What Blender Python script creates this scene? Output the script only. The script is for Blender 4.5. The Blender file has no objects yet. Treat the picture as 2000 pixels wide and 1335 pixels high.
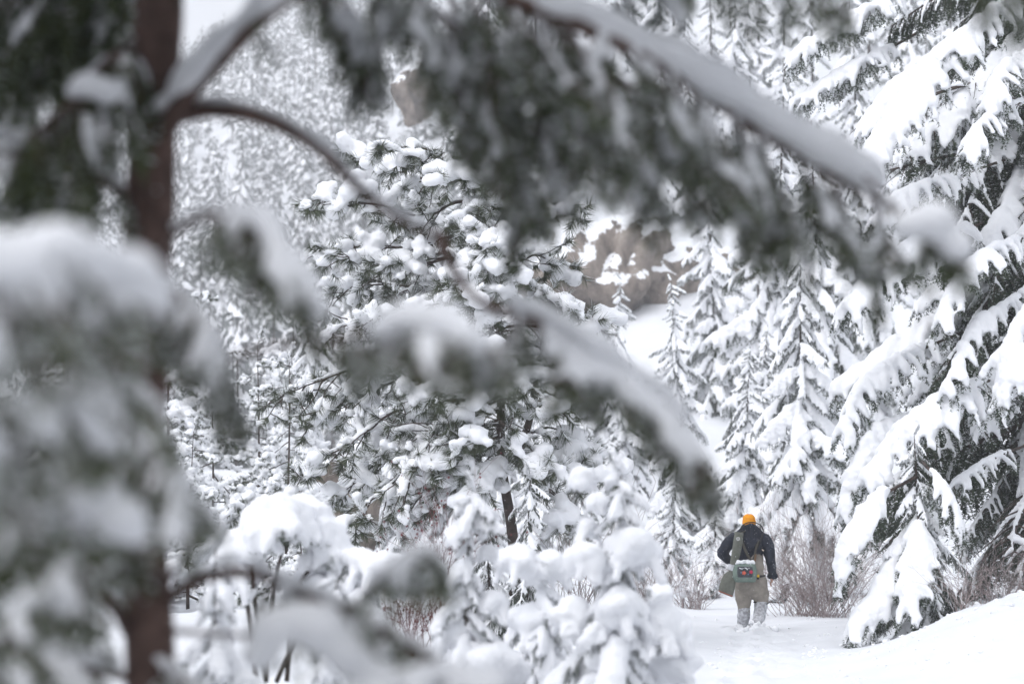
import bpy, bmesh, math, random
import numpy as np
from mathutils import Vector, Matrix

scene = bpy.context.scene
# ------------------------------------------------------------------ camera
LENS, PITCH, CAMZ = 85.0, math.radians(3.85), 1.64
F = LENS / 36.0 * 2000.0
cam_d = bpy.data.cameras.new('camera'); cam = bpy.data.objects.new('camera', cam_d)
scene.collection.objects.link(cam); scene.camera = cam
cam.location = (0, 0, CAMZ); cam.rotation_euler = (math.pi / 2 + PITCH, 0, 0)
cam_d.lens = LENS; cam_d.sensor_width = 36; cam_d.clip_end = 3000; cam_d.clip_start = 0.05
cam_d.dof.use_dof = True; cam_d.dof.focus_distance = 31.0; cam_d.dof.aperture_fstop = 1.7
# ------------------------------------------------------------------ sky and sun
world = bpy.data.worlds.new('World'); scene.world = world; world.use_nodes = True
wn, wl = world.node_tree.nodes, world.node_tree.links
SUN_EL, SUN_AZ = math.radians(58), math.radians(-135)      # azimuth from +Y, to the left
sky = wn.new('ShaderNodeTexSky'); sky.sky_type = 'NISHITA'; sky.sun_disc = False
sky.sun_elevation = SUN_EL; sky.sun_rotation = SUN_AZ
sky.air_density = 2.0; sky.dust_density = 9.0; sky.ozone_density = 1.0
hsv = wn.new('ShaderNodeHueSaturation'); hsv.inputs['Saturation'].default_value = 0.22
tint = wn.new('ShaderNodeMix'); tint.data_type = 'RGBA'; tint.blend_type = 'MULTIPLY'; tint.inputs[0].default_value = 1.0; tint.inputs[7].default_value = (0.95, 0.985, 1.065, 1)   # cool cloud cover
wl.new(sky.outputs[0], hsv.inputs['Color']); cloud = wn.new('ShaderNodeMix'); cloud.data_type = 'RGBA'; cloud.inputs[0].default_value = 0.5; cloud.inputs[7].default_value = (6.2, 6.2, 6.2, 1)   # even overcast
wl.new(hsv.outputs[0], cloud.inputs[6]); wl.new(cloud.outputs[2], tint.inputs[6]); wl.new(tint.outputs[2], wn['Background'].inputs[0])
wn['Background'].inputs[1].default_value = 0.15
sun_d = bpy.data.lights.new('sun', 'SUN'); sun_d.energy = 0.5; sun_d.angle = math.radians(70); sun_d.color = (1, 0.99, 0.98)
sun = bpy.data.objects.new('sun', sun_d); scene.collection.objects.link(sun)
_s = Vector((math.sin(SUN_AZ) * math.cos(SUN_EL), math.cos(SUN_AZ) * math.cos(SUN_EL), math.sin(SUN_EL)))
sun.rotation_euler = _s.to_track_quat('Z', 'Y').to_euler()
scene.view_settings.view_transform = 'Standard'; scene.view_settings.look = 'None'
scene.view_settings.gamma = 1.0; scene.view_settings.exposure = 0.36
cy = scene.cycles
cy.max_bounces = 8; cy.diffuse_bounces = 5; cy.glossy_bounces = 2; cy.transmission_bounces = 3; cy.volume_bounces = 1
cy.use_denoising = True; cy.caustics_reflective = False; cy.caustics_refractive = False
try: cy.denoiser = 'OPENIMAGEDENOISE'
except Exception: pass

# ------------------------------------------------------------------ helpers
COL = scene.collection
TMP = bpy.data.scenes.new('tmp')
def P(px, py, Y):
    u = (px - 1000.0) / F; v = (667.5 - py) / F
    d = (u, math.cos(PITCH) - v * math.sin(PITCH), math.sin(PITCH) + v * math.cos(PITCH))
    t = Y / d[1]
    return np.array((d[0] * t, Y, CAMZ + d[2] * t))
def nrm(v): return v / (np.linalg.norm(v) + 1e-9)
def mesh_np(name, V, faces, mats, midx=None, smooth=False):
    """V (n,3); faces: list of (k,3) or (k,4) arrays; midx: matching list of ints or arrays"""
    me = bpy.data.meshes.new(name)
    V = np.asarray(V, dtype=np.float32)
    me.vertices.add(len(V)); me.vertices.foreach_set('co', V.ravel())
    faces = [np.asarray(f, dtype=np.int32) for f in faces]
    tot = [np.full(len(f), f.shape[1], dtype=np.int32) for f in faces if len(f)]
    loops = np.concatenate([f.ravel() for f in faces if len(f)])
    tot = np.concatenate(tot); start = np.concatenate(([0], np.cumsum(tot)[:-1])).astype(np.int32)
    me.loops.add(len(loops)); me.loops.foreach_set('vertex_index', loops)
    me.polygons.add(len(tot)); me.polygons.foreach_set('loop_start', start)
    try: me.polygons.foreach_set('loop_total', tot)
    except Exception: pass
    if midx is not None:
        mi = np.concatenate([np.broadcast_to(np.asarray(m, dtype=np.int32), (len(f),)) for m, f in zip(midx, faces) if len(f)])
        me.polygons.foreach_set('material_index', mi)
    if smooth: me.polygons.foreach_set('use_smooth', np.ones(len(tot), dtype=bool))
    for m in mats: me.materials.append(m)
    me.update(calc_edges=True)
    return me
class Acc:
    """collects vertices and faces with a material index"""
    def __init__(s): s.V = []; s.F = {3: [], 4: []}; s.M = {3: [], 4: []}; s.n = 0
    def add(s, V, Fc, m=0):
        V = np.asarray(V, float); Fc = np.asarray(Fc)
        if not len(Fc): return
        s.V.append(V); s.F[Fc.shape[1]].append(Fc + s.n); s.M[Fc.shape[1]].append(np.broadcast_to(np.asarray(m), (len(Fc),))); s.n += len(V)
    def mesh(s, name, mats, smooth=False):
        fs, ms = [], []
        for k in (3, 4):
            if s.F[k]: fs.append(np.concatenate(s.F[k])); ms.append(np.concatenate(s.M[k]))
        return mesh_np(name, np.concatenate(s.V), fs, mats, ms, smooth)
def add_tube(acc, pts, rad, sides=6, m=0, cap=True):
    pts = np.asarray(pts, float); n = len(pts); rad = np.broadcast_to(np.asarray(rad, float), (n,))
    T = np.gradient(pts, axis=0); T /= (np.linalg.norm(T, axis=1, keepdims=True) + 1e-9)
    ref = np.array((0, 0, 1.0)) if abs(T[:, 2]).mean() < 0.8 else np.array((1.0, 0, 0))
    A = np.cross(T, ref); A /= (np.linalg.norm(A, axis=1, keepdims=True) + 1e-9); B = np.cross(T, A)
    th = np.arange(sides) * 2 * math.pi / sides
    V = pts[:, None, :] + rad[:, None, None] * (np.cos(th)[None, :, None] * A[:, None, :] + np.sin(th)[None, :, None] * B[:, None, :])
    i = np.arange(n - 1)[:, None] * sides; j = np.arange(sides)[None, :]; j2 = (j + 1) % sides
    Fq = np.stack((i + j, i + j2, i + sides + j2, i + sides + j), -1).reshape(-1, 4)
    acc.add(V.reshape(-1, 3), Fq, m)
    if cap and sides >= 5:
        for k, s in ((0, 1), (n - 1, -1)):
            c = np.concatenate((V[k], pts[k:k + 1])); q = np.arange(sides)
            f = np.stack((np.full(sides, sides), (q + 1) % sides, q) if s > 0 else (np.full(sides, sides), q, (q + 1) % sides), -1)
            acc.add(c, f, m)
def spline(pts, n):
    pts = np.asarray(pts, float); m = len(pts)
    if m == 2: return pts[0] + (pts[1] - pts[0]) * np.linspace(0, 1, n)[:, None]
    t = np.linspace(0, m - 1 - 1e-6, n); i = t.astype(int); u = (t - i)[:, None]
    g = lambda k: pts[np.clip(i + k, 0, m - 1)]
    p0, p1, p2, p3 = g(-1), g(0), g(1), g(2)
    return 0.5 * (2 * p1 + (p2 - p0) * u + (2 * p0 - 5 * p1 + 4 * p2 - p3) * u ** 2 + (3 * p1 - p0 - 3 * p2 + p3) * u ** 3)
def _ico(sub):
    bm = bmesh.new(); bmesh.ops.create_icosphere(bm, subdivisions=sub, radius=1.0)
    V = np.array([v.co[:] for v in bm.verts]); Fc = np.array([[v.index for v in f.verts] for f in bm.faces]); bm.free(); return V, Fc
ICO = {1: _ico(1), 2: _ico(2), 3: _ico(3)}
def spheres_arrays(S, sub=1):
    """S: (n,6) centre + radii"""
    S = np.asarray(S, float); V0, F0 = ICO[sub]
    V = S[:, None, :3] + V0[None] * S[:, None, 3:6]
    Fc = F0[None] + (np.arange(len(S)) * len(V0))[:, None, None]
    return V.reshape(-1, 3), Fc.reshape(-1, 3)
def snow_mesh(S, voxel, smooth=3, name='snow', mat=None, sub=1, lump=0.0, rng=None, rough=0.10):
    """fuse round lumps into one soft snow mass (voxel union, then smoothing)"""
    V, Fc = spheres_arrays(S, sub)
    me = mesh_np('tmp', V, [Fc], [])
    ob = bpy.data.objects.new('tmp', me); TMP.collection.objects.link(ob)
    r = ob.modifiers.new('r', 'REMESH'); r.mode = 'VOXEL'; r.voxel_size = voxel; r.use_smooth_shade = True
    s = ob.modifiers.new('s', 'SMOOTH'); s.factor = 0.5; s.iterations = smooth
    with bpy.context.temp_override(scene=TMP, view_layer=TMP.view_layers[0]):
        dg = bpy.context.evaluated_depsgraph_get(); dg.update()
        out = bpy.data.meshes.new_from_object(ob.evaluated_get(dg))
    out.name = name
    bpy.data.objects.remove(ob); bpy.data.meshes.remove(me)
    out.materials.clear()
    if mat: out.materials.append(mat)
    n = len(out.vertices); co = np.empty(n * 3, np.float32); no = np.empty(n * 3, np.float32); out.vertices.foreach_get('co', co); out.vertices.foreach_get('normal', no)
    co += no * np.repeat(np.random.default_rng(n).normal(size=n) * voxel * rough, 3).astype(np.float32); out.vertices.foreach_set('co', co); out.update()
    if lump > 0:
        n = len(out.vertices); co = np.empty(n * 3, np.float32); out.vertices.foreach_get('co', co); co = co.reshape(-1, 3)
        k = rng.uniform(8, 22, (3, 3)); ph = rng.uniform(0, 6, 3)
        d = sum(np.sin(co @ k[:, i] + ph[i]) for i in range(3)) * lump
        co += np.stack((d * 0.4, d * 0.4, d), 1); out.vertices.foreach_set('co', co.ravel().astype(np.float32)); out.update()
    return out
def mesh_arrays(me):
    n = len(me.vertices); co = np.empty(n * 3, np.float32); me.vertices.foreach_get('co', co)
    q = [list(p.vertices) for p in me.polygons]
    f3 = np.array([p for p in q if len(p) == 3], int).reshape(-1, 3); f4 = np.array([p for p in q if len(p) == 4], int).reshape(-1, 4)
    return co.reshape(-1, 3), f3, f4
def link(name, me, parent=None, loc=None):
    o = bpy.data.objects.new(name, me); COL.objects.link(o)
    if parent is not None: o.parent = parent
    if loc is not None: o.location = loc
    return o
def empty(name, loc): 
    o = bpy.data.objects.new(name, None); COL.objects.link(o); o.location = loc; o.empty_display_size = 0.2; return o
def tag(o, label=None, cat=None, group=None, kind=None):
    if label: o['label'] = label
    if cat: o['category'] = cat
    if group: o['group'] = group
    if kind: o['kind'] = kind
    return o
# ------------------------------------------------------------------ materials
def mat_base(name):
    m = bpy.data.materials.new(name); m.use_nodes = True
    nt = m.node_tree; return m, nt.nodes, nt.links, nt.nodes['Principled BSDF']
def noise(n, l, scale, detail=4, coord='Object', rough=0.6, vec=None):
    tc = n.new('ShaderNodeTexCoord'); t = n.new('ShaderNodeTexNoise'); t.inputs['Scale'].default_value = scale
    t.inputs['Detail'].default_value = detail; t.inputs['Roughness'].default_value = rough
    l.new(tc.outputs[coord], t.inputs['Vector']); return t
def ramp(n, l, fac, stops):
    r = n.new('ShaderNodeValToRGB'); e = r.color_ramp.elements
    while len(e) < len(stops): e.new(0.5)
    for el, (p, c) in zip(e, stops): el.position = p; el.color = (*c, 1)
    l.new(fac, r.inputs[0]); return r
def mat_var(name, c1, c2, scale, rough=0.8, bump=0.0, bscale=None, spec=0.2, mid=(0.35, 0.65), bdist=0.01):
    m, n, l, b = mat_base(name)
    t = noise(n, l, scale); r = ramp(n, l, t.outputs[0], [(mid[0], c1), (mid[1], c2)])
    l.new(r.outputs[0], b.inputs['Base Color']); b.inputs['Roughness'].default_value = rough
    b.inputs['Specular IOR Level'].default_value = spec
    if bump:
        t2 = noise(n, l, bscale or scale * 3, 6); bp = n.new('ShaderNodeBump'); bp.inputs['Strength'].default_value = bump; bp.inputs['Distance'].default_value = bdist
        l.new(t2.outputs[0], bp.inputs['Height']); l.new(bp.outputs[0], b.inputs['Normal'])
    return m
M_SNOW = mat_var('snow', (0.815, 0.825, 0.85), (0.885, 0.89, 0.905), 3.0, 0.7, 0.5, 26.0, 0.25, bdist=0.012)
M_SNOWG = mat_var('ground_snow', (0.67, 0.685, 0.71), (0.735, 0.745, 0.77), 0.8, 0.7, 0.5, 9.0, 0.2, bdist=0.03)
M_FROST = mat_var('frosted_needles', (0.62, 0.65, 0.66), (0.85, 0.86, 0.88), 30.0, 0.8)
M_NEED = mat_var('spruce_needles', (0.030, 0.046, 0.030), (0.075, 0.095, 0.060), 4.0, 0.65)
M_FIR = mat_var('fir_needles', (0.050, 0.070, 0.028), (0.112, 0.135, 0.060), 5.0, 0.65)
M_PINE = mat_var('pine_needles', (0.040, 0.054, 0.032), (0.095, 0.108, 0.065), 6.0, 0.6)
M_BARK = mat_var('dark_bark', (0.035, 0.027, 0.024), (0.090, 0.068, 0.058), 14.0, 0.9, 0.8, 30.0)
M_FBARK = mat_var('reddish_fir_bark', (0.070, 0.046, 0.040), (0.170, 0.110, 0.092), 9.0, 0.9, 0.8, 22.0)
M_TWIG = mat_var('shrub_twig', (0.25, 0.20, 0.195), (0.42, 0.355, 0.345), 6.0, 0.85)
M_REDTWIG = mat_var('red_twig', (0.12, 0.05, 0.055), (0.22, 0.10, 0.10), 6.0, 0.85)
M_BERRY = mat_var('dry_berry', (0.10, 0.02, 0.025), (0.20, 0.05, 0.05), 9.0, 0.6)
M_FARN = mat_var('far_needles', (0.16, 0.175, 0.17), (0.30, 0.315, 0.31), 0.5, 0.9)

# ------------------------------------------------------------------ ground
_r = np.random.default_rng(5)
_wav = [(_r.uniform(0.12, 1.1), _r.uniform(0, 6.28), _r.uniform(0, 6.28)) for _ in range(16)]
def sstep(a, b, x): t = np.clip((x - a) / (b - a), 0, 1); return t * t * (3 - 2 * t)
def gh(x, y):
    x = np.asarray(x, float); y = np.asarray(y, float)
    h = np.zeros(np.broadcast(x, y).shape)
    for k, a, p in _wav: h = h + 0.035 / (0.4 + k) * np.sin(k * (x * math.cos(a) + y * math.sin(a)) + p)
    pc = 3.3 * np.minimum(y, 34) / 32.6 - 0.02 * np.maximum(y - 34, 0)        # path centre
    d = np.abs(x - pc)
    h = h * (0.25 + 0.75 * sstep(0.6, 2.2, d)) - 0.05 * (1 - sstep(0.2, 0.9, d))
    h = h + 0.25 * sstep(1.2, 4.0, pc - x) * sstep(10, 22, y)                  # ground to the left a little higher
    rb = sstep(1.1, 3.6, x - pc - 0.4 * np.sin(y * 0.21))
    h = h + 0.50 * rb * sstep(14, 24, y) * (1 - 0.45 * sstep(27.5, 30, y))     # snow bank on the right
    h = h + (0.035 * np.sin(7.1 * x + 2.3 * y) * np.sin(5.3 * y - 1.7 * x) + 0.02 * np.sin(13.1 * x - 3 * y) * np.sin(11.3 * y + 4 * x)) * sstep(1.3, 2.6, d) * sstep(12, 20, y) * (1 - sstep(50, 62, y))
    h = h + 1.6 * sstep(5, 16, x - pc) * sstep(26, 44, y)
    h = h + 0.9 * sstep(44, 62, y) + 0.035 * np.maximum(y - 62, 0) + 0.34 * np.maximum(y - 64, 0) * sstep(-10, 3, x) * (0.75 + 0.25 * sstep(64, 110, y))
    return h
def hill(x, y):
    """the far hillside: crest rises to the right"""
    crest = 84 + 0.62 * (np.maximum(x, -150) + 80) ; crest = np.minimum(crest, 135)
    s = sstep(0, 1, np.clip((y - 190) / 360.0, 0, 1)) * 0.35 + 0.65 * np.clip((y - 190) / 345.0, 0, 1)
    base = gh(x, np.minimum(y, 190))
    return base + np.maximum(crest, 20) * np.clip(s, 0, 1) + 2.0 * np.sin(x * 0.06 + y * 0.03) + 1.5 * np.sin(x * 0.13 - y * 0.05) - 0.15 * np.maximum(y - 545, 0)
def grid_mesh(name, xs, ys, fn, mat):
    X, Y = np.meshgrid(xs, ys); Z = fn(X, Y); n, m = X.shape
    i = np.arange(n - 1)[:, None] * m; j = np.arange(m - 1)[None]
    Fq = np.stack((i + j, i + j + 1, i + m + j + 1, i + m + j), -1).reshape(-1, 4)
    return mesh_np(name, np.stack((X, Y, Z), -1).reshape(-1, 3), [Fq], [mat], smooth=True)
# footprints of the walker, trodden into the sheet
FOOT = []
for i in range(15):
    yy = 31.9 - i * 0.62 - 0.05 * (i % 3)
    FOOT.append((3.3 * yy / 32.6 + (0.13 if i % 2 else -0.13) + 0.03 * math.sin(i * 2.1), yy, 0.24))
FOOT += [(3.02, 32.30, 0.30), (3.30, 32.44, 0.30)]
def gh_foot(x, y):
    h = gh(x, y)
    for fx, fy, dp in FOOT:
        d2 = ((x - fx) / 0.13) ** 2 + ((y - fy) / 0.24) ** 2
        h = h - dp * 0.75 * np.exp(-d2 ** 1.5) + 0.05 * np.exp(-((np.sqrt(d2) - 1.7) / 0.5) ** 2)
    return h
xs = np.unique(np.concatenate((np.linspace(-700, -12, 60), np.linspace(-12, 0, 50), np.linspace(0, 6.5, 100), np.linspace(6.5, 14, 30), np.linspace(14, 700, 60))))
ys = np.unique(np.concatenate((np.linspace(-60, 14, 30), np.linspace(14, 36, 210), np.linspace(36, 70, 50), np.linspace(70, 200, 40))))
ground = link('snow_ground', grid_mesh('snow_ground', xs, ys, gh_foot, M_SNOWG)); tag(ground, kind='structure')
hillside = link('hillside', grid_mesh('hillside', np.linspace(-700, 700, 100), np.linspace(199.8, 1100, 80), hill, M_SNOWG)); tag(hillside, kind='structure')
def ground_z(x, y): return float(gh_foot(np.array(x), np.array(y)))
# ------------------------------------------------------------------ bough builders
def needle_tris(acc, rng, segs, per_m, ln, w, spread=0.85, fwd=0.55, frost=0.5, mg=0, mf=1, droop=0.0):
    segs = np.asarray(segs, float)
    if not len(segs): return
    p0, p1 = segs[:, 0], segs[:, 1]; d = p1 - p0; L = np.linalg.norm(d, axis=1)
    cnt = rng.poisson(L * per_m); idx = np.repeat(np.arange(len(segs)), cnt); n = len(idx)
    if n == 0: return
    u = rng.random(n)[:, None]; p = p0[idx] + d[idx] * u; t = d[idx] / (L[idx][:, None] + 1e-9)
    r = rng.normal(size=(n, 3)); r -= (r * t).sum(1, keepdims=True) * t; r /= (np.linalg.norm(r, axis=1, keepdims=True) + 1e-9)
    dr = t * fwd + r * spread; dr[:, 2] -= droop; dr /= np.linalg.norm(dr, axis=1, keepdims=True)
    side = np.cross(dr, rng.normal(size=(n, 3))); side /= (np.linalg.norm(side, axis=1, keepdims=True) + 1e-9)
    l = ln * rng.uniform(0.7, 1.2, n)[:, None]
    V = np.stack((p - side * w / 2, p + side * w / 2, p + dr * l), 1).reshape(-1, 3)
    Fc = np.arange(3 * n).reshape(-1, 3)
    m = np.where((r[:, 2] > 0.15) & (rng.random(n) < frost), mf, mg)
    acc.add(V, Fc, m)
def poly_walk(p, d, L, n, droop, rng, wob=0.05):
    pts = [np.array(p)]; d = nrm(np.array(d, float))
    for _ in range(n):
        d = nrm(d + np.array((0, 0, -droop / n)) + rng.normal(size=3) * wob); pts.append(pts[-1] + d * L / n)
    return np.array(pts)
def bough(rng, axis, r0, wid, n_sec, snow_r, snow_p=0.85, hang=0.6, ter_len=0.15, ter_sp=0.06, nl=0.03, nw=0.006,
          per_m=230, frost=0.45, droop=0.7, t0=0.12, main_snow=1.0, axis_snow_from=0.1, ang=(38, 66), sides=6, snow_off=0.42, cover=(0.55, 1.0), ter_snow=0.55, sec_from=0.0, ter_k=0.40):
    """one conifer bough along the polyline axis: returns accumulators wood, needles and the list of snow lumps"""
    wood, need, S = Acc(), Acc(), []
    axis = spline(axis, 24); n = len(axis)
    seg = np.linalg.norm(np.diff(axis, axis=0), axis=1); L = seg.sum()
    add_tube(wood, axis, np.linspace(r0, r0 * 0.22, n), sides)
    at = lambda t: axis[min(int(t * (n - 1)), n - 2)] + (axis[min(int(t * (n - 1)), n - 2) + 1] - axis[min(int(t * (n - 1)), n - 2)]) * (t * (n - 1) - min(int(t * (n - 1)), n - 2))
    segs = []
    for k in range(n - 1):
        if k > 0.45 * n: segs.append((axis[k], axis[k + 1]))
    for i in range(n_sec):
        t = t0 + (1 - t0) * min(1, (i + rng.random()) / n_sec)
        k = min(int(t * (n - 1)), n - 2); T = nrm(axis[k + 1] - axis[k]); side = np.cross(T, (0, 0, 1.0)); side = nrm(side) * (1 if i % 2 else -1)
        ls = wid(t) * rng.uniform(0.7, 1.15)
        if ls < 0.04: continue
        a = math.radians(rng.uniform(*ang))
        d0 = T * math.cos(a) + side * math.sin(a); d0[2] -= hang * rng.uniform(0.1, 0.6)
        sp = poly_walk(at(t), d0, ls, 6, droop * rng.uniform(0.6, 1.3), rng)
        add_tube(wood, sp, np.linspace(max(0.004, r0 * 0.28), 0.002, 7), 3, cap=False)
        for q in range(1, 6): segs.append((sp[q], sp[q + 1]))
        has = rng.random() < snow_p; uc = rng.uniform(*cover)
        sr = snow_r * rng.uniform(0.75, 1.2) * (0.45 + 0.55 * min(1, ls / (wid(0.5) + 1e-6)))
        if has:
            m = max(3, int(ls * uc / (sr * 0.55)))
            for u in np.linspace(sec_from, uc, m):
                j = min(int(u * 6), 5); c = sp[j] + (sp[j + 1] - sp[j]) * (u * 6 - j); r = sr * (1.05 - 0.5 * u) * rng.uniform(0.85, 1.15)
                S.append((c[0], c[1], c[2] + r * snow_off, r, r, r * 0.8))
        nt = int(ls / ter_sp)
        for q in range(nt):
            u = 0.12 + 0.88 * (q + rng.random()) / max(nt, 1); j = min(int(u * 6), 5); u = min(u, 1)
            c = sp[j] + (sp[j + 1] - sp[j]) * (u * 6 - j); dd = nrm(sp[j + 1] - sp[j]); pr = nrm(np.cross(dd, (0, 0, 1.0))) * (1 if q % 2 else -1)
            d1 = dd * 0.55 + pr * rng.uniform(0.3, 0.8) + np.array((0, 0, -hang * rng.uniform(0.3, 1.3)))
            lt = ter_len * rng.uniform(0.55, 1.2) * (1.1 - 0.45 * u)
            tp = poly_walk(c, d1, lt, 3, droop * 0.5, rng)
            for z in range(3): segs.append((tp[z], tp[z + 1]))
            if has and rng.random() < ter_snow:
                for z in (0.5, 1.2, 1.9, 2.4):
                    z0 = int(z); c2 = tp[z0] + (tp[z0 + 1] - tp[z0]) * (z - z0); r = max(snow_r * ter_k, 0.010) * (1.1 - 0.2 * z) * rng.uniform(0.8, 1.2)
                    S.append((c2[0], c2[1], c2[2] + r * 0.55, r, r, r))
    if main_snow > 0:
        for t in np.arange(axis_snow_from, 1.0, snow_r * 0.5 / L):
            r = snow_r * main_snow * (1.0 - 0.45 * t) * rng.uniform(0.85, 1.15); c = at(min(t, 0.999))
            S.append((c[0], c[1], c[2] + r * snow_off + r0 * 0.6, r, r, r * 0.85))
    needle_tris(need, rng, segs, per_m, nl, nw, frost=frost)
    return wood, need, S
def arc_axis(L, pitch, droop, tip=0.0, n=14, wig=0.0, rng=None):
    p = np.zeros(3); out = [p.copy()]
    for i in range(n):
        t = i / n; a = math.radians(pitch - droop * t + tip * max(0, t - 0.6) / 0.4)
        y = wig * math.sin(3.1 * t) if wig else 0
        p = p + np.array((math.cos(a), y, math.sin(a))) * L / n; out.append(p.copy())
    return np.array(out)
def merge_bough(name, wood, need, snow_me, mats):
    """one mesh with bark, needles, frost and snow as its materials (for the smaller trees)"""
    a = Acc()
    for A, off in ((wood, 0), (need, 1)):
        base = np.concatenate(A.V); fs = []
        for k in (3, 4):
            if A.F[k]:
                f = np.concatenate(A.F[k]); mm = np.concatenate(A.M[k]) + off
                fs.append((f, mm))
        n0 = a.n; a.V.append(base); a.n += len(base)
        for f, mm in fs: a.F[f.shape[1]].append(f + n0); a.M[f.shape[1]].append(mm)
    if snow_me is not None:
        V, f3, f4 = mesh_arrays(snow_me); n0 = a.n; a.V.append(V); a.n += len(V)
        for f in (f3, f4):
            if len(f): a.F[f.shape[1]].append(f + n0); a.M[f.shape[1]].append(np.full(len(f), 3))
    me = a.mesh(name, mats)
    sm = np.zeros(len(me.polygons), np.int32); me.polygons.foreach_get('material_index', sm)
    me.polygons.foreach_set('use_smooth', (sm == 3) | (sm == 0)); me.update()
    return me
class Proto: pass
def spruce_proto(seed, L, pitch, dr, tip, w, snow_r, voxel, n_sec=34, need_mat=None, split=True, **kw):
    rng = np.random.default_rng(seed)
    ax = arc_axis(L, pitch, dr, tip, wig=rng.uniform(-0.25, 0.25))
    wf = lambda t: w * L * (math.sin(math.pi * min(1, 0.12 + 0.80 * t)) ** 0.8) * (1 - 0.25 * t) + 0.05
    wood, need, S = bough(rng, ax, 0.012 * L + 0.004, wf, n_sec, snow_r, **kw)
    sn = snow_mesh(S, voxel, 2, 'snow_load', M_SNOW, lump=snow_r * 0.04, rng=rng)
    p = Proto(); p.L = L; nm = need_mat or M_NEED
    if split:
        p.wood = wood.mesh('bough', [M_BARK], True); p.need = need.mesh('needles', [nm, M_FROST]); p.snow = sn
    else:
        p.one = merge_bough('bough', wood, need, sn, [M_BARK, nm, M_FROST, M_SNOW]); bpy.data.meshes.remove(sn)
    return p
def place_bough(tree, pr, loc, yaw, s, roll=0.0, tilt=0.0, split=True):
    rot = Matrix.Rotation(yaw, 4, 'Z') @ Matrix.Rotation(-tilt, 4, 'Y') @ Matrix.Rotation(roll, 4, 'X')
    m = Matrix.Translation(Vector(loc)) @ rot @ Matrix.Scale(s, 4)
    if split:
        b = link('bough', pr.wood, tree); b.matrix_basis = m
        link('needles', pr.need, b); link('snow_load', pr.snow, b)
    else:
        b = link('bough', pr.one, tree); b.matrix_basis = m
    return b
def trunk_mesh(rng, H, r, bend=0.1, sides=9, mat=None, lean=(0, 0), top=0.12):
    n = 12; z = np.linspace(-0.3, H, n)
    pts = np.stack((bend * np.sin(z / max(H, 1) * 2.2 + rng.uniform(0, 6)) * z / max(H, 1) + lean[0] * z / H, bend * np.sin(z / max(H, 1) * 1.7 + rng.uniform(0, 6)) * z / max(H, 1) + lean[1] * z / H, z), 1)
    a = Acc(); rad = r * (1 - (1 - top) * np.clip(z / H, 0, 1) ** 0.9); rad[0] *= 1.3
    add_tube(a, pts, rad, sides); return a.mesh('trunk', [mat or M_BARK], True), pts
def conifer(name, label, cat, base, H, maxL, n, protos, seed, cb=0.06, split=False, group=None, r=None, skip=None, power=0.85, tilt=(-0.15, 0.12), smin=0.2, lean=(0, 0), mat=None, loc_rnd=0.25):
    rng = np.random.default_rng(seed); bx, by, bz = base
    t = empty(name, (bx, by, bz)); tag(t, label, cat, group)
    me, pts = trunk_mesh(rng, H, r or 0.0065 * H + 0.012, 0.06, mat=mat, lean=lean); link('trunk', me, t)
    for i in range(n):
        f = (i + rng.random()) / n                                  # 0 = bottom
        z = H * (cb + (0.985 - cb) * f ** 0.86)
        Lb = maxL * max(smin, (1 - (z / H - cb) / (1 - cb)) ** power) * rng.uniform(0.5, 1.3)
        yaw = i * 2.39996 + rng.uniform(-0.5, 0.5)
        k = np.clip(np.searchsorted(pts[:, 2], z), 1, len(pts) - 1); c = pts[k - 1] + (pts[k] - pts[k - 1]) * (z - pts[k - 1, 2]) / (pts[k, 2] - pts[k - 1, 2])
        if skip and skip(bx + c[0] + math.cos(yaw) * Lb, by + c[1] + math.sin(yaw) * Lb, bz + z, yaw): continue
        p = protos[rng.integers(len(protos))]
        tl = rng.uniform(*tilt) + 0.75 * max(0, f - 0.75)
        place_bough(t, p, c, yaw, Lb / p.L, rng.uniform(-0.3, 0.3), tl, split)
    # leader at the top
    p = protos[0]; place_bough(t, p, pts[-1] - np.array((0, 0, 0.12 * maxL * smin)), rng.uniform(0, 6), maxL * smin * 0.7 / p.L, 0, 1.45, split)
    return t
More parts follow.
